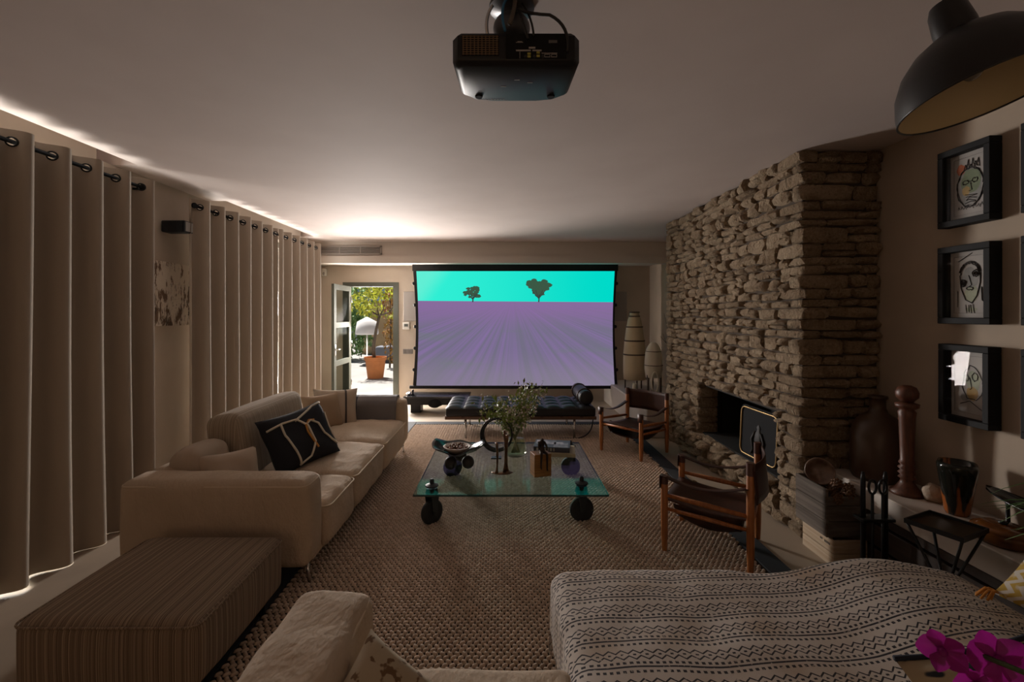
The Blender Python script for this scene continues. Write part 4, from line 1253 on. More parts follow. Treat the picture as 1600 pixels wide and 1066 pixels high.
# ---------------------------------------------------------------- daybed and media bench below the screen
db = thing('leather_daybed', (.22, 6.25, 0), 'black tufted leather daybed with a bolster, below the projection screen', 'daybed')
dx0, dx1, dy0, dy1 = -.735, 1.165, 5.82, 6.62
NXc, NYc = 9, 4
def mat_top(u, v):
    cu, cv = abs(math.sin(PI * u * NXc)), abs(math.sin(PI * v * NYc))
    z = .395 + .038 * (cu * cv) ** .45 * (1 if 0 < u < 1 else .4)
    return (dx0 + (dx1 - dx0) * u, dy0 + (dy1 - dy0) * v, z)
md = B().sheet(mat_top, NXc * 8, NYc * 8)
md.uv = None
md.rbox(((dx0 + dx1) / 2, (dy0 + dy1) / 2, .35), (dx1 - dx0, dy1 - dy0, .11), .022, step=.12)
md.build('mattress', m_day, db)
bt = bpy.data.meshes.new('button')
proto = B().ball((0, 0, 0), (.009, .009, .006), 8, 5)
bt.from_pydata([tuple(p) for p in proto.v], [], proto.f); bt.materials.append(m_day.m)
for i in range(1, NXc):
    for j in range(1, NYc):
        o = link(bpy.data.objects.new('button', bt)); o.parent = db
        o.location = V((dx0 + (dx1 - dx0) * i / NXc, dy0 + (dy1 - dy0) * j / NYc, .397)) - ORG[db.name]
for y0 in (dy0 + .01, dy1 - .06): B().bb(dx0 - .01, dx1 + .01, y0, y0 + .05, .255, .297, .004).build('side_rail', m_dwood, db, smooth=False)
for x0 in (dx0 - .01, dx1 - .04): B().bb(x0, x0 + .05, dy0 + .06, dy1 - .06, .255, .297, .004).build('end_rail', m_dwood, db, smooth=False)
for k in range(7):
    x = dx0 + .2 + k * .25; B().bb(x, x + .04, dy0 + .004, dy1 - .004, .284, .3).build('webbing_strap', m_leather, db, smooth=False)
for x in (-.485, .90):
    for y in (dy0 + .045, dy1 - .04): B().tube([(x, y, .257), (x, y, .0)], .016, 10).build('leg', m_steel, db)
bo = B().lathe([(0, -.36), (.06, -.36), (.085, -.35), (.092, -.33), (.092, .33), (.085, .35), (.06, .36), (0, .36)], 24, M=Matrix.Translation((1.055, 6.22, .522)) @ Matrix.Rotation(PI / 2, 4, 'X') @ Matrix.Rotation(.0, 4, 'Y'))
b_o = bo.build('bolster', m_day, db)
for y in (6.0, 6.44):
    B().tube(circle((1.055, y, .522), .0935, 24, (1, 0, 0), (0, 0, 1)), .006, 5, True, flat=2.2).build('strap', m_leather, b_o)
B().tube(bez((1.13, 5.83, .256), (1.12, 5.84, .02), (.90, 5.86, .012), 10) + [(.70, 5.86, .012)], .008, 6).build('stretcher', m_iron, db)

t = thing('media_bench', (-1.1, 7.5, 0), 'low glossy black bench with a rounded cradle, under the left end of the screen', 'bench')
B().bb(-1.60, -.55, 7.33, 7.80, .245, .275, .004).build('top', m_gloss, t, smooth=False)
B().bb(-1.58, -.57, 7.35, 7.78, .14, .245, .004).build('body', m_black, t, smooth=False)
for x in (-1.5, -.72): B().bb(x, x + .16, 7.42, 7.66, 0, .14, .004).build('foot', m_black, t, smooth=False)
B().lathe([(0, -.18), (.10, -.18), (.13, 0), (.10, .18), (0, .18)], 24, (-1.10, 7.5, .16), Matrix.Scale(.62, 4, (0, 0, 1)) @ Matrix.Rotation(PI / 2, 4, 'X')).build('cradle', m_blackm, t)
t = thing('small_speaker_cone', (-1.47, 7.45, .275), 'tiny black knob topped ornament on the black media bench', 'ornament')
B().lathe([(0, 0), (.03, 0), (.012, .03), (.01, .055), (.022, .07), (.018, .09), (0, .098)], 12, (-1.47, 7.45, .275)).build('body', m_gloss, t)
t = thing('crumpled_foil', (-1.555, 7.5, .275), 'crumpled silvery foil lump at the left end of the black bench', 'ornament')
fo = B().ball((-1.545, 7.5, .295), (.045, .06, .022), 9, 6); fo.v = [p + noise.noise_vector(p * 40) * .012 for p in fo.v]
fo.v = [V((p.x, p.y, max(p.z, .2752))) for p in fo.v]
fo.build('lump', m_steel, t, smooth=False)

# ---------------------------------------------------------------- two safari chairs
def make_chair(lab):
    t = thing('safari_chair', (0, 0, 0), lab, 'armchair', 'wood and leather safari chairs')
    a, b = .265, .255
    for sx in (-1, 1):
        for y, h_ in ((-b, .50), (b, .675)):
            p = B().tube([(sx * a, y, 0), (sx * a, y, .12), (sx * a, y, .3), (sx * a, y, h_ - .01), (sx * a, y, h_)], [.017, .0225, .0235, .0225, .018], 12).build('leg', m_chair, t, True, smooth=HARD)
            c = B().tube([(sx * a, y, h_ - (.075 if y > 0 else .05)), (sx * a, y, h_ + .002)], [.0245, .0243], 12).build('leather_cap', m_cleather, p, True, smooth=HARD)
        for z0, z1, r_ in ((.375, .345, .0145), (.285, .262, .0125)):
            B().tube([(sx * a, -b, z0), (sx * a, 0, (z0 + z1) / 2), (sx * a, b, z1)], [r_ * .85, r_ * 1.15, r_ * .85], 10).build('side_rail', m_chair, t, True)
        def arm(u, v, sx=sx):
            y = -b - .026 + u * (2 * b + .02); sag = .055 * math.sin(PI * u)
            return (sx * a + (v - .5) * .052, y, .504 - sag + (.012 * u))
        B().sheet(arm, 14, 2, .004).build('arm_strap', m_leather, t, True)
        def tip(u, v, sx=sx): return (sx * a + (v - .5) * .052, -b - .027, .504 - .085 * u)
        B().sheet(tip, 2, 2, .004).build('strap_end', m_leather, t, True)
    for y, z in ((-b, .318), (b, .285)): B().tube([(-a, y, z), (0, y, z), (a, y, z)], [.012, .0155, .012], 10).build('cross_rail', m_chair, t, True)
    def seat(u, v):
        y = -b - .012 + v * (2 * b + .02)
        return ((u - .5) * 2 * a * .93, y, .345 - .030 * v - .045 * math.sin(PI * v) * (1 - .5 * (2 * u - 1) ** 2))
    B().sheet(seat, 12, 12, .005).build('seat', m_leather, t, True)
    for sx in (-1, 1):
        def wing(u, v, sx=sx):
            y = -b + .05 + v * (2 * b - .1)
            return (sx * (a * .93 - .01 - .06 * u), y, .315 - .02 * v - .05 * math.sin(PI * v) * (u) - .085 * u)
        B().sheet(wing, 4, 8, .004).build('seat_strap', m_leather, t, True)
    def under(u, v): return ((u - .5) * 2 * a * .70, -b + .06 + v * (2 * b - .12), .222 - .02 * math.sin(PI * u) - .012 * v)
    B().sheet(under, 8, 8, .004).build('under_sling', m_leather, t, True)
    for sx in (-1, 1): B().tube(circle((sx * a * .8, -b + .1, .338), .016, 4, (1, 0, 0), (0, 1, 0)), .003, 5, True).build('buckle', m_brass, t, True)
    def back(u, v):
        return ((u - .5) * 2 * (a + .012), b + .012 + .045 * math.sin(PI * u) + .02 * (1 - v), .43 + .235 * v)
    B().sheet(back, 14, 6, .006).build('backrest', m_leather, t, True)
    return t
ch = make_chair('wood and dark leather safari chair closest to the camera, beside the patterned throw')
ch.location = (1.435, 3.17, .012); ch.rotation_euler = (0, 0, math.radians(-123))
dup(ch, (1.50, 5.31, .012), math.radians(-50), 'wood and dark leather safari chair by the daybed, farther from the camera')

# ---------------------------------------------------------------- woven lamps and twigs in the far right corner
m_raf = Mat('raffia', (.52, .42, .28), .9)
m_raf.nbump(30, .25, .004, stretch=(6, 6, .6))
m_rib = Mat('dark_cane', (.07, .045, .03), .7)
def wave8(a, z): return .02 * abs(math.sin(6 * a))
t = thing('basket_lamp', (2.10, 7.4, .385), 'tall tapered woven floor lantern with dark bands, right of the screen', 'lantern', 'woven lanterns')
LP = (2.10, 7.4, .385)
B().lathe([(.165, .16), (.172, .3), (.170, .55), (.155, .75), (.13, .95), (.10, 1.12), (.075, 1.18), (.07, 1.24), (.0, 1.245)], 30, LP, wave=wave8).build('shade', m_raf, t)
for z, r_ in ((.56, .172), (.78, .155), (1.0, .125), (1.17, .079), (1.235, .073)): B().tube(circle((2.10, 7.4, .385 + z), r_, 28), .011, 6, True).build('band', m_rib, t)
for a in (.5, 2.6, 4.7): B().tube([(2.10 + .15 * math.cos(a), 7.4 + .15 * math.sin(a), .385), (2.10 + .15 * math.cos(a), 7.4 + .15 * math.sin(a), .56)], .012, 6).build('leg', m_rib, t)
t = thing('basket_lamp', (2.22, 6.83, .385), 'small pale woven lantern with a ring ornament and dark legs, beside the stone chimney', 'lantern', 'woven lanterns')
m_raf2 = Mat('pale_raffia', (.60, .53, .42), .9).nbump(30, .2, .004, stretch=(6, 6, .6))
LP = (2.22, 6.83, .385)
B().lathe([(.11, .27), (.126, .40), (.125, .50), (.115, .62), (.095, .70), (.06, .76), (.03, .79), (0, .79)], 28, LP, wave=wave8).build('shade', m_raf2, t)
for z, r_ in ((.45, .129), (.655, .108)): B().tube(circle((2.22, 6.83, .385 + z), r_, 26), .006, 6, True).build('band', m_rib, t)
for a in (-2.75, -.35, 1.4): B().tube([(2.22 + .10 * math.cos(a), 6.83 + .10 * math.sin(a), .385), (2.22 + .10 * math.cos(a), 6.83 + .10 * math.sin(a), .70)], .017, 8).build('leg', m_rib, t)
B().tube([(2.20 + .048 * math.cos(k * PI / 14), 6.70, .60 + .145 * math.sin(k * PI / 14)) for k in range(28)], .013, 8, True).build('ring_ornament', m_raf2, t)
B().tube([(2.21, 6.705, .385), (2.21, 6.705, .46)], .006, 6).bb(2.17, 2.25, 6.67, 6.74, .385, .393).build('ring_stand', m_rib, t)
t = thing('wax_candle', (1.99, 7.0, .385), 'short pale candle standing between the two woven lanterns', 'candle')
B().lathe([(0, 0), (.036, 0), (.036, .15), (.03, .155), (0, .148)], 18, (1.99, 7.0, .385)).build('wax', m_raf2, t, smooth=HARD)
B().tube([(1.99, 7, .53), (1.99, 7, .552)], .002, 5).build('wick', m_black, t)
t = thing('twig_vase', (2.42, 6.25, .385), 'dark bare twigs rising behind the far edge of the stone chimney', 'branches')
B().lathe([(0, 0), (.06, 0), (.09, .1), (.05, .22), (.055, .25), (.04, .25), (0, .2)], 18, (2.30, 6.25, .385)).build('vase', m_gloss, t)
tw = B()
r = random.Random(9)
for q in ((-.09, .1, 1.0), (-.02, -.05, 1.15), (-.14, 0, .72), (.08, .1, .95)):
    p0 = V((2.30, 6.25, .60)); e = p0 + V(q); pth = bez(p0, p0 + V((q[0] * .1, q[1] * .3, q[2] * .6)), e, 10); tw.tube(pth, [.007 - .0005 * k for k in range(11)], 6)
    for k in (4, 6, 8): tw.tube([pth[k], pth[k] + V((r.uniform(-.10, .04), r.uniform(-.05, .05), r.uniform(.03, .12)))], [.004, .002], 5)
tw.build('twigs', m_rib, t)

# ---------------------------------------------------------------- corner by the chimney: crates, cones, stand
def rotm(c, rz=0., rx=0., ry=0.): return Matrix.Translation(V(c)) @ Euler((rx, ry, rz)).to_matrix().to_4x4()
def addb(mb, M, *a):
    q = B().bb(*a); return mb.add(q.v, q.f, M)
m_pine = Mat('pale_crate_pine', (.56, .44, .31), .75).vary((.46, .33, .21), 6, stretch=(1, .3, 9))
t = thing('pale_wine_crate', (2.19, 3.07, 0), 'pale pine wine crate on the floor at the foot of the stone corner', 'crate')
cx0, cx1, cy0_, cy1_ = 2.075, 2.29, 2.90, 3.20
for k, (z0, z1) in enumerate(((.006, .082), (.086, .168))):
    B().bb(cx0, cx0 + .012, cy0_, cy1_, z0, z1, .002).build('plank', m_pine, t, smooth=False)
    B().bb(cx1 - .012, cx1, cy0_, cy1_, z0, z1, .002).build('plank', m_pine, t, smooth=False)
    B().bb(cx0 + .012, cx1 - .012, cy0_, cy0_ + .012, z0, z1, .002).build('plank', m_pine, t, smooth=False)
    B().bb(cx0 + .012, cx1 - .012, cy1_ - .012, cy1_, z0, z1, .002).build('plank', m_pine, t, smooth=False)
B().bb(cx0, cx1, cy0_, cy1_, 0, .006).build('bottom', m_pine, t, smooth=False)
sp = B()
for k in range(5): sp.bb(cx0 - .0008, cx0, cy0_ + .03 + k * .011, cy0_ + .037 + k * .011, .125, .14)
for k in range(2): sp.bb(cx0 - .0008, cx0, cy0_ + .10 + k * .012, cy0_ + .108 + k * .012, .13, .142)
sp.build('stamp', m_black, t, smooth=False)
m_old = Mat('weathered_grey_wood', (.17, .135, .11), .9).vary((.09, .07, .055), 5, stretch=(1, .3, 5)).nbump(24, .5, .006, stretch=(1, .3, 6))
t = thing('weathered_crate', (2.17, 3.08, .17), 'weathered grey wooden crate of pine cones stacked on the pale crate', 'crate')
kx0, kx1, ky0, ky1 = 2.055, 2.29, 2.935, 3.245
for z0, z1 in ((.172, .27), (.274, .37), (.374, .478)):
    B().bb(kx0, kx0 + .014, ky0, ky1, z0, z1, .003).build('plank', m_old, t, smooth=False)
    B().bb(kx1 - .014, kx1, ky0, ky1, z0, min(z1, .43), .003).build('plank', m_old, t, smooth=False)
    B().bb(kx0 + .014, kx1 - .014, ky0, ky0 + .014, z0, min(z1, .43), .003).build('plank', m_old, t, smooth=False)
    B().bb(kx0 + .014, kx1 - .014, ky1 - .014, ky1, z0, z1, .003).build('plank', m_old, t, smooth=False)
B().bb(kx0 + .014, kx1 - .014, ky0 + .014, ky1 - .014, .172, .40).build('bottom', m_cab, t, smooth=False)
m_cone = Mat('pine_cone', (.20, .10, .045), .7).vary((.10, .05, .025), 50)
cone = B()
r = random.Random(2)
for k in range(34):
    z = k / 33; rad = .030 * math.sin(PI * (.12 + .80 * z)) ; a = k * 2.4
    c_ = V((rad * math.cos(a), rad * math.sin(a), .075 * z))
    cone.ball(c_, (.013, .009, .004), 5, 3, Matrix.Rotation(a, 4, 'Z') @ Matrix.Rotation(-.5, 4, 'Y'))
cone.lathe([(0, .0), (.020, .015), (.022, .04), (.008, .07), (0, .075)], 8)
cme = None
for k, (x, y, z) in enumerate(((2.12, 2.975, .40), (2.17, 2.985, .40), (2.235, 2.98, .40), (2.14, 3.04, .402), (2.20, 3.045, .402), (2.25, 3.05, .402), (2.15, 3.005, .445), (2.205, 3.01, .445), (2.17, 3.13, .40), (2.25, 3.12, .40))):
    if k == 0:
        o = cone.build('pine_cone', m_cone, None, True); c0 = o
    else: o = link(c0.copy())
    o.location = (x + .02, y, z + .03); o.rotation_euler = (r.uniform(1.2, 1.9), 0, r.uniform(0, 6.28))
    tag(o, 'brown pine cone ' + ('at the front left corner', 'in the middle of the front row', 'at the front right corner', 'in the second row on the left', 'in the second row, centre', 'in the second row on the right', 'heaped on top towards the left', 'heaped on top towards the right', 'at the back beside the wooden bowl', 'at the back right corner')[k] + ' of the weathered crate', 'pine cone', 'pine cones in the weathered crate')
t = thing('wooden_bowl', (2.16, 3.13, .44), 'dark wooden bowl standing on edge in the weathered crate', 'bowl')
WBm = frame((2.155, 3.14, .525), (.8, -.6, 0), (-.50, -.72, .3))
B().lathe([(0, -.03), (.04, -.028), (.075, -.005), (.088, .02), (.082, .021), (.068, .0), (.035, -.016), (0, -.018)], 28, M=WBm).build('bowl', Mat('turned_wood', (.12, .065, .04), .4).vary((.28, .19, .14), 12), t)
# black iron fire tools stand
t = thing('fire_tool_stand', (2.20, 2.68, 0), 'black iron fire tool stand with loop handles in front of the crates', 'fire tools')
B().bb(2.06, 2.25, 2.60, 2.76, .0, .02, .004).build('base', m_iron, t, smooth=False)
for x in (2.09, 2.22): B().tube([(x, 2.68, .02), (x, 2.68, .64), (x, 2.68, .68)], [.013, .013, .008], 8).build('post', m_iron, t)
B().bb(2.06, 2.25, 2.64, 2.72, .40, .418, .003).build('shelf', m_iron, t, smooth=False)
for x in (2.125, 2.185):
    B().tube([(x, 2.655, .03), (x, 2.655, .56)], .008, 7).tube([(x + .022 * math.cos(k * PI / 8), 2.655, .60 + .04 * math.sin(k * PI / 8)) for k in range(16)], .007, 6, True).build('tool', m_iron, t)
t = thing('red_storage_box', (2.225, 2.46, 0), 'dark reddish box on the floor beneath the tray table', 'box')
B().bb(2.10, 2.275, 2.72 - .36, 2.575, 0, .20, .006).build('body', Mat('oxblood_leather', (.06, .018, .012), .5), t, smooth=False)
B().bb(2.098, 2.277, 2.358, 2.577, .15, .205, .006).build('lid', Mat('oxblood_lid', (.07, .022, .015), .5), t, smooth=False)

# ---------------------------------------------------------------- on the ledge along the right wall
LZ = .50
t = thing('demijohn', (2.50, 3.08, LZ), 'big amber brown glass demijohn on the ledge in the chimney corner', 'bottle')
m_amb = Mat('smoky_amber_glass', (.06, .03, .016), .38)
m_amb.vary((.07, .04, .022), 5)
B().lathe([(0, 0), (.135, 0), (.152, .03), (.155, .10), (.152, .27), (.135, .36), (.10, .41), (.055, .44), (.044, .47), (.044, .53), (.055, .535), (.055, .55), (.036, .55), (.036, .47), (0, .43)], 36, (2.50, 3.08, LZ)).build('body', m_amb, t)
t = thing('turned_candlestick', (2.46, 2.81, LZ), 'tall turned reddish wooden candlestick with a ball top on the ledge', 'candlestick')
m_tw = Mat('red_brown_turned_wood', (.125, .042, .018), .45).vary((.08, .028, .014), 9, stretch=(8, 8, 1))
pr = [(0, 0), (.085, 0), (.085, .018), (.06, .035), (.038, .07), (.03, .09), (.045, .10), (.032, .115), (.046, .13), (.032, .145), (.046, .16), (.032, .175), (.042, .19), (.034, .21), (.036, .30), (.042, .47), (.046, .50), (.035, .515), (.058, .53), (.060, .55), (.03, .56)]
B().lathe(pr + [(0, .565)], 28, (2.46, 2.81, LZ)).build('stem', m_tw, t)
B().lathe([(.0, .56), (.03, .562), (.055, .59), (.058, .62), (.045, .65), (.02, .662), (0, .662)], 24, (2.46, 2.81, LZ)).build('ball_top', m_tw, t)
o = B().ball((2.52, 2.70, LZ + .045), (.06, .05, .05), 16, 10)
o.v = [V((p.x, p.y, max(p.z, LZ))) + noise.noise_vector(p * 28) * .016 for p in o.v]
o.v = [V((p.x, p.y, max(p.z, LZ + .0005))) for p in o.v]
tag(o.build('coral_lump', Mat('pale_coral', (.42, .33, .25), .9).nbump(60, .8)), 'pale knobbly coral lump between candlestick and glazed vase', 'coral')
t = thing('glazed_vase', (2.49, 2.53, LZ), 'dark drip glazed vase with orange streaks on the ledge', 'vase')
m_gv = Mat('drip_glaze', (.012, .012, .010), .12)
x, y, z = m_gv.xyz('Object')
st_ = m_gv.noise(16, 3, stretch=(1, 1, .16)); lo = (z * 1.).smooth(.24, .02)
m_gv.base(m_gv.mix((st_ + lo * .22).smooth(.62, .70), m_gv.mix(m_gv.noise(12, 2, stretch=(1, 1, .3)).smooth(.6, .7), (.012, .013, .010), (.05, .055, .02)), (.30, .085, .015)))
B().lathe([(0, 0), (.048, 0), (.055, .02), (.070, .14), (.084, .23), (.088, .265), (.081, .285), (.070, .28), (.072, .23), (.045, .05), (0, .03)], 32, (2.49, 2.53, LZ), wave=lambda a, z: .03 * math.sin(4 * a + 1) * max(0, z) / .28).build('body', m_gv, t)
t = thing('boat_dish', (2.42, 2.26, LZ), 'shallow black boat shaped dish raised on a thin stand', 'dish')
def boat(u, v):
    a = u * 2 - 1; w_ = .075 * (1 - a * a) ** .6 + .002
    return (2.42 + .05 * a, 2.20 - .28 * a, .66 + .035 * a * a - .035 * (1 - (2 * v - 1) ** 2) * (1 - a * a)) if False else (2.55 + (2 * v - 1) * w_, 2.145 - .29 * a, .665 + .03 * a * a - .03 * (1 - (2 * v - 1) ** 2) * (1 - a * a))
B().sheet(boat, 20, 8, .006).build('dish', m_gloss, t)
for yy in (1.86, 2.33): B().lathe([(0, 0), (.035, 0), (.03, .01), (.01, .02), (.008, .12), (.014, .15), (0, .15)], 12, (2.55, yy, LZ)).build('stand', m_iron, t)
t = thing('amber_casserole', (2.395, 2.21, LZ), 'low glossy amber glazed dish below the spiky plant', 'dish')
B().lathe([(0, 0), (.085, 0), (.105, .03), (.11, .055), (.10, .062), (.107, .066), (.076, .085), (0, .09)], 28, (2.395, 2.21, LZ), sy=1.12).build('body', Mat('amber_glaze', (.16, .055, .012), .12).vary((.09, .03, .01), 9), t)
B().lathe([(0, .088), (.012, .088), (.02, .10), (0, .108)], 12, (2.395, 2.21, LZ)).build('knob', m_iron, t)
t['label'] = 'low glossy amber glazed lidded dish on the ledge by the spiky plant'
t = thing('spider_plant', (2.50, 1.62, LZ), 'spiky green striped leaved plant at the right edge above the ledge', 'plant')
B().lathe([(0, 0), (.07, 0), (.09, .14), (.095, .15), (.08, .15), (.075, .13), (0, .12)], 20, (2.50, 1.62, LZ)).build('plant_pot', m_terra, t, smooth=HARD)
m_spl = Mat('spider_leaf', (.07, .14, .035), .5)
m_spl.base(m_spl.mix((m_spl.xyz('UV')[1] - .5).abs().lt(.14), (.05, .11, .025), (.20, .26, .12)))
r = random.Random(8)
for k in range(26):
    a = r.uniform(0, 2 * PI) if k > 13 else r.uniform(1.75, 2.75)
    L = r.uniform(.3, .46) + (.16 if k <= 13 else 0); up = r.uniform(.12, .30)
    def lf2(u, v, a=a, L=L, up=up):
        d_ = u * L; w_ = .013 * (1 - u) ** .6 + .0008
        z = .64 + up * math.sin(u * PI * .75) - .06 * u * u
        x_ = 2.50 + math.cos(a) * d_ - math.sin(a) * (v - .5) * 2 * w_
        return (min(x_, 2.655), 1.62 + math.sin(a) * d_ + math.cos(a) * (v - .5) * 2 * w_, z + abs(v - .5) * w_)
    B().sheet(lf2, 10, 2).build('leaf', m_spl, t)

# tray table
t = thing('tray_table', (2.09, 2.19, 0), 'small square metal tray table on crossed thin legs by the ledge', 'side table')
TT = Matrix.Translation((2.10, 2.19, 0)) @ Matrix.Rotation(.42, 4, 'Z')
m_tray = Mat('bronze_tray', (.10, .065, .035), .35, .8)
k = B()
addb(k, TT, -.11, .11, -.105, .105, .585, .591)
k.build('tray', m_tray, t, smooth=False)
k = B()
for a in ((-.117, .117, -.111, -.104, .582, .604), (-.117, .117, .104, .111, .582, .604), (-.117, -.11, -.104, .104, .582, .604), (.11, .117, -.104, .104, .582, .604)): addb(k, TT, *a)
k.build('tray_rim', m_iron, t, smooth=False)
for sx in (-1, 1):
    for sy in (-1, 1):
        B().tube([TT @ V(p) for p in ((sx * .108, sy * .102, .585), (sx * .01, sy * .01, .29), (sx * .01, sy * .01, .26), (sx * .11, sy * .10, 0))], .0065, 6).build('leg', m_iron, t)

# ---------------------------------------------------------------- framed drawings on the right wall
m_frame = Mat('black_wood_frame', (.009, .009, .010), .7, Specular_IOR_Level=.25)
m_inkl = Mat('drawing_ink', (.05, .045, .045), .9)
washes = {'green': (.19, .235, .15), 'red': (.45, .14, .07), 'grey': (.28, .28, .27), 'pale_green': (.33, .36, .27), 'ochre': (.40, .28, .12)}
wash_m = {k: Mat('wash_' + k, v, .9).vary(tuple(x * 1.25 for x in v), 20) for k, v in washes.items()}
def picture(y0, z0, style, lab):
    w, h, d = .30, .45, .07
    t = thing('framed_drawing', (WR - d / 2, y0 + w / 2, z0), lab, 'picture', 'box framed ink drawings on the right wall')
    x0 = WR - d
    fw = .036
    for a in ((y0, y0 + w, z0, z0 + fw), (y0, y0 + w, z0 + h - fw, z0 + h), (y0, y0 + fw, z0 + fw, z0 + h - fw), (y0 + w - fw, y0 + w, z0 + fw, z0 + h - fw)):
        B().bb(x0, WR, *a, .003).build('frame', m_frame, t, smooth=False)
    xp = WR - .02
    B().bb(xp - .002, xp, y0 + fw, y0 + w - fw, z0 + fw, z0 + h - fw).build('mount', m_paper, t, smooth=False)
    r = random.Random(style * 13 + 1)
    cy, cz = y0 + w / 2, z0 + h / 2
    def P(a, b, dx=.0035): return (xp - dx, cy - a * (w / 2 - fw), cz + b * (h / 2 - fw))   # a to the picture's right
    def wash(pts, col, k):
        n = 24; q = []
        for i in range(n):
            an = 2 * PI * i / n; rr_ = 1 + .22 * noise.noise(V((math.cos(an) * 1.5, math.sin(an) * 1.5, style + k)))
            q.append(P(pts[0] + pts[2] * rr_ * math.cos(an), pts[1] + pts[3] * rr_ * math.sin(an), .0026 + k * .0003))
        B().add(q, [tuple(range(n))]).build('colour_wash', wash_m[col], t, smooth=False)
    ln = B()
    def stroke(pts, rad=.0022, jit=.02):
        q = [P(a + r.uniform(-jit, jit), b + r.uniform(-jit, jit), .0045) for a, b in pts]
        ln.tube(q, rad, 4)
    def loop(a, b, ra, rb, n=22, s=0., e=2 * PI, **k): stroke([(a + ra * math.cos(s + (e - s) * i / n), b + rb * math.sin(s + (e - s) * i / n)) for i in range(n + 1)], **k)
    if style == 0:
        wash((0, -.05, .62, .56), 'grey', 0); wash((.05, .12, .5, .36), 'green', 1); wash((-.45, .52, .22, .16), 'red', 2); wash((-.2, -.15, .2, .14), 'ochre', 3)
        for _ in range(3): loop(0, -.05, .64, .58, jit=.035)
        for i in range(6): stroke([(-.3 + i * .12, .5), (-.2 + i * .12, .68 + r.uniform(-.1, .1)), (-.12 + i * .12, .52)], jit=.03)
        loop(-.22, .1, .14, .06); loop(.24, .12, .14, .06); stroke([(.02, .1), (.08, -.15), (-.04, -.17)])
        for i in range(5): stroke([(-.2, -.28 - i * .06), (.0, -.25 - i * .06), (.3, -.3 - i * .06)], jit=.04)
        for i in range(8): stroke([(-.6 + i * .16, -.68), (-.55 + i * .16, -.6), (-.48 + i * .16, -.7)], .0015)
    elif style == 1:
        wash((.05, -.28, .34, .26), 'pale_green', 0); wash((.02, .2, .42, .3), 'grey', 1); wash((.05, -.75, .3, .06), 'pale_green', 2)
        loop(0, .32, .5, .36, s=.1, e=PI - .1, rad=.005); loop(0, .28, .46, .36, s=0, e=PI, rad=.004)
        stroke([(-.5, .3), (-.42, -.1), (-.2, -.45), (.08, -.55), (.35, -.35), (.48, .05), (.5, .35)], .003)
        loop(-.32, .05, .12, .08, rad=.006); loop(-.32, .05, .06, .04, rad=.006); loop(.28, .33, .15, .1, rad=.003); loop(.30, .32, .06, .04, rad=.005)
        stroke([(-.05, .28), (.08, .0), (-.04, -.06)]); loop(0, -.12, .16, .04); stroke([(-.6, .7), (-.2, .85), (.1, .95)], .002)
        stroke([(-.6, -.2), (-.62, -.7)], .002); stroke([(.55, -.1), (.6, -.5), (.85, -.6)], .003)
        for i in range(4): stroke([(-.2 + i * .12, -.6), (-.15 + i * .12, -.85)], .002)
    else:
        wash((.15, .1, .35, .3), 'pale_green', 0); wash((.1, -.25, .3, .2), 'ochre', 1); wash((-.3, -.4, .2, .12), 'grey', 2)
        loop(.1, .05, .5, .5, jit=.05); loop(.25, .25, .15, .12); stroke([(-.5, -.6), (0, -.5), (.6, -.7)]); loop(-.2, .2, .12, .1); stroke([(0, .2), (.1, -.1), (0, -.15)])
    stroke([(-.80, .86), (.82, .86), (.82, -.86), (-.80, -.86), (-.80, .86)], .0008, 0.)
    ln.build('ink_lines', m_inkl, t, smooth=False)
    B().bb(x0 + .012, x0 + .015, y0 + fw, y0 + w - fw, z0 + fw, z0 + h - fw).build('glazing', m_glassp, t, smooth=False)
zz_ = (2.105, 1.54, .97)
picture(2.465, zz_[0], 0, 'black box frame, top left, with a green and red ink face')
picture(2.465, zz_[1], 1, 'black box frame, middle left, with a pale ink face under a dark cap')
picture(2.465, zz_[2], 2, 'black box frame, bottom left, reflecting the bright doorway')
bpy.data.objects['framed_drawing.002'].rotation_euler.z = -.036
for k, z in enumerate(zz_): picture(2.02, z, (2, 0, 1)[k], ('topmost black box frame cut by the right edge of the view', 'middle black box frame cut by the right edge of the view', 'lowest black box frame cut by the right edge of the view')[k])

# ---------------------------------------------------------------- pendant lamp
m_shade = Mat('lamp_black_enamel', (.014, .013, .013), .35)
m_in = Mat('lamp_inner_cream', (.62, .52, .32), .45)
t = thing('pendant_lamp', (1.50, 1.45, CZ), 'large black dome pendant lamp with a cream inside, top right', 'pendant lamp')
LM = Matrix.Translation((1.51, 1.45, 2.29)) @ Euler((-.19, -.19, 0)).to_matrix().to_4x4()
pf = [(.215, 0), (.212, .03), (.198, .085), (.168, .14), (.125, .185), (.080, .212), (.058, .222)]
sh_ = B()
sh_.lathe([(r_ + .001, z) for r_, z in pf], 48, M=LM)
sh_.f = [f for f in sh_.f if len(f) == 4]
sh_.build('shade', m_shade, t)
sh_ = B(); sh_.lathe([(r_ - .002, z) for r_, z in pf], 48, M=LM); sh_.f = [f[::-1] for f in sh_.f if len(f) == 4]; sh_.build('shade_lining', m_in, t)
B().tube([LM @ p for p in circle((0, 0, 0), .2145, 48)], .0035, 6, True).build('rim', m_shade, t)
B().lathe([(.056, .21), (.056, .25), (.050, .31), (.040, .335), (.015, .345), (0, .345)], 28, M=LM).build('cap', m_shade, t, smooth=HARD)
ctop = LM @ V((0, 0, .343))
B().tube([ctop, (ctop.x, ctop.y, CZ)], .004, 8).build('cord', m_black, t)
B().lathe([(0, 0), (.045, 0), (.04, -.02), (0, -.022)], 20, (ctop.x, ctop.y, CZ)).build('ceiling_rose', m_shade, t)
B().tube([LM @ V((0, 0, .22)), LM @ V((0, 0, .15))], .02, 12).build('lamp_holder', m_brass, t)
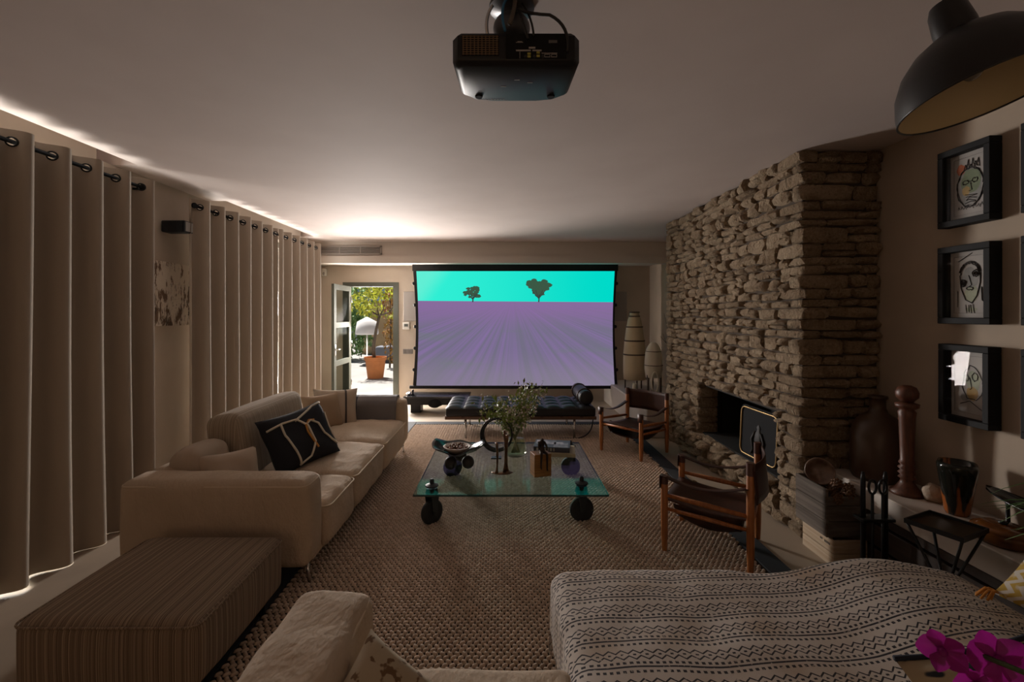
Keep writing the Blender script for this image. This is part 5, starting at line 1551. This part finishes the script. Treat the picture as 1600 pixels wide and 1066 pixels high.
B().ball(LM @ V((0, 0, .10)), (.032, .032, .045), 14, 9).build('bulb', Mat('unlit_bulb', (.5, .45, .38), .1, Transmission_Weight=.5), t)

# ---------------------------------------------------------------- projector on its ceiling mount
t = thing('ceiling_projector', (.035, 1.76, CZ), 'black projector hanging from the ceiling on a ball joint mount', 'projector')
hx0, hx1, hy0, hy1, hz0, hz1 = -.182, .270, 1.62, 1.92, 2.478, 2.592
m_pj = Mat('projector_black', (.014, .014, .016), .45, Specular_IOR_Level=.3)
m_pj.nbump(500, .05, .001)
def outline(k):
    w0, w1 = hx0 + k, hx1 - k
    return [(w0 + .02, hy0 + k), (w1 - .02, hy0 + k), (w1, hy0 + .03 + k), (w1 - .01, hy1 - .07), (w1 - .06, hy1 - .012 - k), (w1 - .12, hy1 - k), (w0 + .12, hy1 - k), (w0 + .06, hy1 - .012 - k), (w0 + .01, hy1 - .07), (w0, hy0 + .03 + k)]
bd = B(); vs = []; ol = len(outline(0))
for k, z in ((.018, hz0), (.006, hz0 + .008), (0, hz0 + .02), (0, hz1 - .015), (.012, hz1)): vs += [(x, y, z) for x, y in outline(k)]
fs = [tuple(range(ol))[::-1], tuple(range(4 * ol, 5 * ol))] + [(a * ol + i, a * ol + (i + 1) % ol, (a + 1) * ol + (i + 1) % ol, (a + 1) * ol + i) for a in range(4) for i in range(ol)]
bd.add(vs, fs).build('body', m_pj, t, smooth=HARD)
yr = hy0 - .0005
m_vent2 = Mat('bronze_mesh', (.20, .13, .07), .5, .6)
B().bb(hx0 + .035, hx0 + .165, yr - .001, yr + .004, hz0 + .028, hz0 + .100).build('vent_backing', m_blackm, t, smooth=False)
g = B()
for k in range(10): g.bb(hx0 + .038 + k * .0132, hx0 + .041 + k * .0132, yr - .003, yr - .0005, hz0 + .03, hz0 + .098)
for k in range(9): g.bb(hx0 + .037, hx0 + .163, yr - .0028, yr - .0006, hz0 + .032 + k * .0078, hz0 + .0345 + k * .0078)
g.build('vent_grille', m_vent2, t, smooth=False)
B().bb(hx0 + .19, hx1 - .05, yr - .0015, yr + .003, hz0 + .018, hz0 + .105, .001).build('port_panel', m_blackm, t, smooth=False)
m_lblg = Mat('port_yellow', (.42, .40, .08), .6); m_lblw = Mat('port_label', (.42, .40, .38), .6); m_slot = Mat('port_slot', (.03, .03, .03), .4)
lx = hx0 + .225
lw = B()
for a in ((0, .052, .043, .048), (.058, .09, .043, .048), (.045, .068, .052, .058), (.09, .145, .035, .037), (-.0, .025, .073, .0745), (.005, .022, .076, .0775)): lw.bb(lx + a[0], lx + a[1], yr - .0028, yr - .0012, hz0 + a[2], hz0 + a[3])
for k in range(2):
    x = lx + .1 + k * .024
    for a in ((0, .02, .022, .0235), (0, .02, .031, .0325), (0, .0015, .0235, .031), (.0185, .02, .0235, .031)): lw.bb(x + a[0], x + a[1], yr - .0028, yr - .0012, hz0 + a[2], hz0 + a[3])
lw.bb(lx + .013, lx + .0145, yr - .0028, yr - .0012, hz0 + .018, hz0 + .042)
lw.build('printed_labels', m_lblw, t, smooth=False)
for (a, b_) in ((.04, .030), (.04, .020), (.072, .034), (.072, .022)): B().bb(lx + a, lx + a + .012, yr - .004, yr - .001, hz0 + b_, hz0 + b_ + .008, .001).build('socket', m_lblg, t, smooth=False)
for k in range(3): B().lathe([(0, 0), (.0055, 0), (.0055, .004), (0, .004)], 12, M=Matrix.Translation((lx + .034 + k * .03, yr - .001, hz0 + .024)) @ Matrix.Rotation(PI / 2, 4, 'X')).build('jack', m_slot, t, smooth=HARD)
B().bb(lx + .115, lx + .145, yr - .0022, yr - .0012, hz0 + .072, hz0 + .082).build('rating_plate', Mat('rating_plate', (.14, .14, .14), .5), t, smooth=False)
mk = B()
for a in ((.05, .07, 1.75), (.0, .02, 1.73), (-.05, -.03, 1.78)): mk.bb(.04 + a[0], .04 + a[1], a[2], a[2] + .004, hz0 - .0008, hz0)
for k in range(9): mk.bb(-.10 + k * .012, -.092 + k * .012, 1.888, 1.892, hz0 - .0006, hz0)
mk.build('underside_marks', m_lblw, t, smooth=False)
for x in (-.10, .19): B().lathe([(0, -.006), (.014, -.006), (.016, 0), (0, 0)], 14, (x, 1.86, hz0)).build('foot', m_blackm, t, smooth=HARD)
m_mount = Mat('mount_grey_paint', (.10, .10, .11), .35, .3)
MC = V((.03, 1.74, 0))
B().lathe([(0, CZ), (.085, CZ), (.085, CZ - .012), (.04, CZ - .022), (.03, CZ - .03), (.03, CZ - .045), (0, CZ - .045)], 28, MC).build('ceiling_plate', m_mount, t, smooth=HARD)
B().ball(MC + V((0, 0, CZ - .085)), (.07, .07, .055), 24, 14).build('mount_ball', m_mount, t)
B().lathe([(0, CZ - .13), (.03, CZ - .13), (.03, hz1 + .01), (.07, hz1 + .008), (.07, hz1), (0, hz1)], 20, MC).build('mount_neck', m_mount, t, smooth=HARD)
B().tube(bez((-.04, 1.66, 2.71), (-.075, 1.66, 2.66), (-.055, 1.68, 2.60), 10), .006, 8).build('lever', m_steel, t)
m_cab2 = Mat('black_cable', (.02, .02, .02), .5)
B().tube(bez((.035, 1.70, CZ), (.03, 1.63, 2.66), (.16, 1.605, 2.64), 8)[:-1] + bez((.16, 1.605, 2.64), (.235, 1.60, 2.60), (.222, 1.612, 2.515), 8), .0055, 7).build('cable', m_cab2, t)
B().tube(bez((.045, 1.70, CZ), (.06, 1.62, 2.65), (.085, 1.61, 2.56), 10), .005, 7).build('cable', m_cab2, t)
B().tube(bez((.06, 1.71, CZ), (.10, 1.63, 2.66), (.105, 1.61, 2.57), 10), .004, 7).build('cable', m_cab2, t)
B().tube(bez((.02, 1.68, CZ), (-.02, 1.62, 2.68), (.005, 1.615, 2.59), 10), .005, 7).build('network_cable', Mat('blue_cable', (.03, .16, .32), .5), t)
B().tube(bez((.04, 1.69, CZ), (.045, 1.63, 2.69), (.02, 1.625, 2.62), 10), .008, 7).build('cable_sleeve', Mat('grey_sleeve', (.12, .10, .085), .7), t)
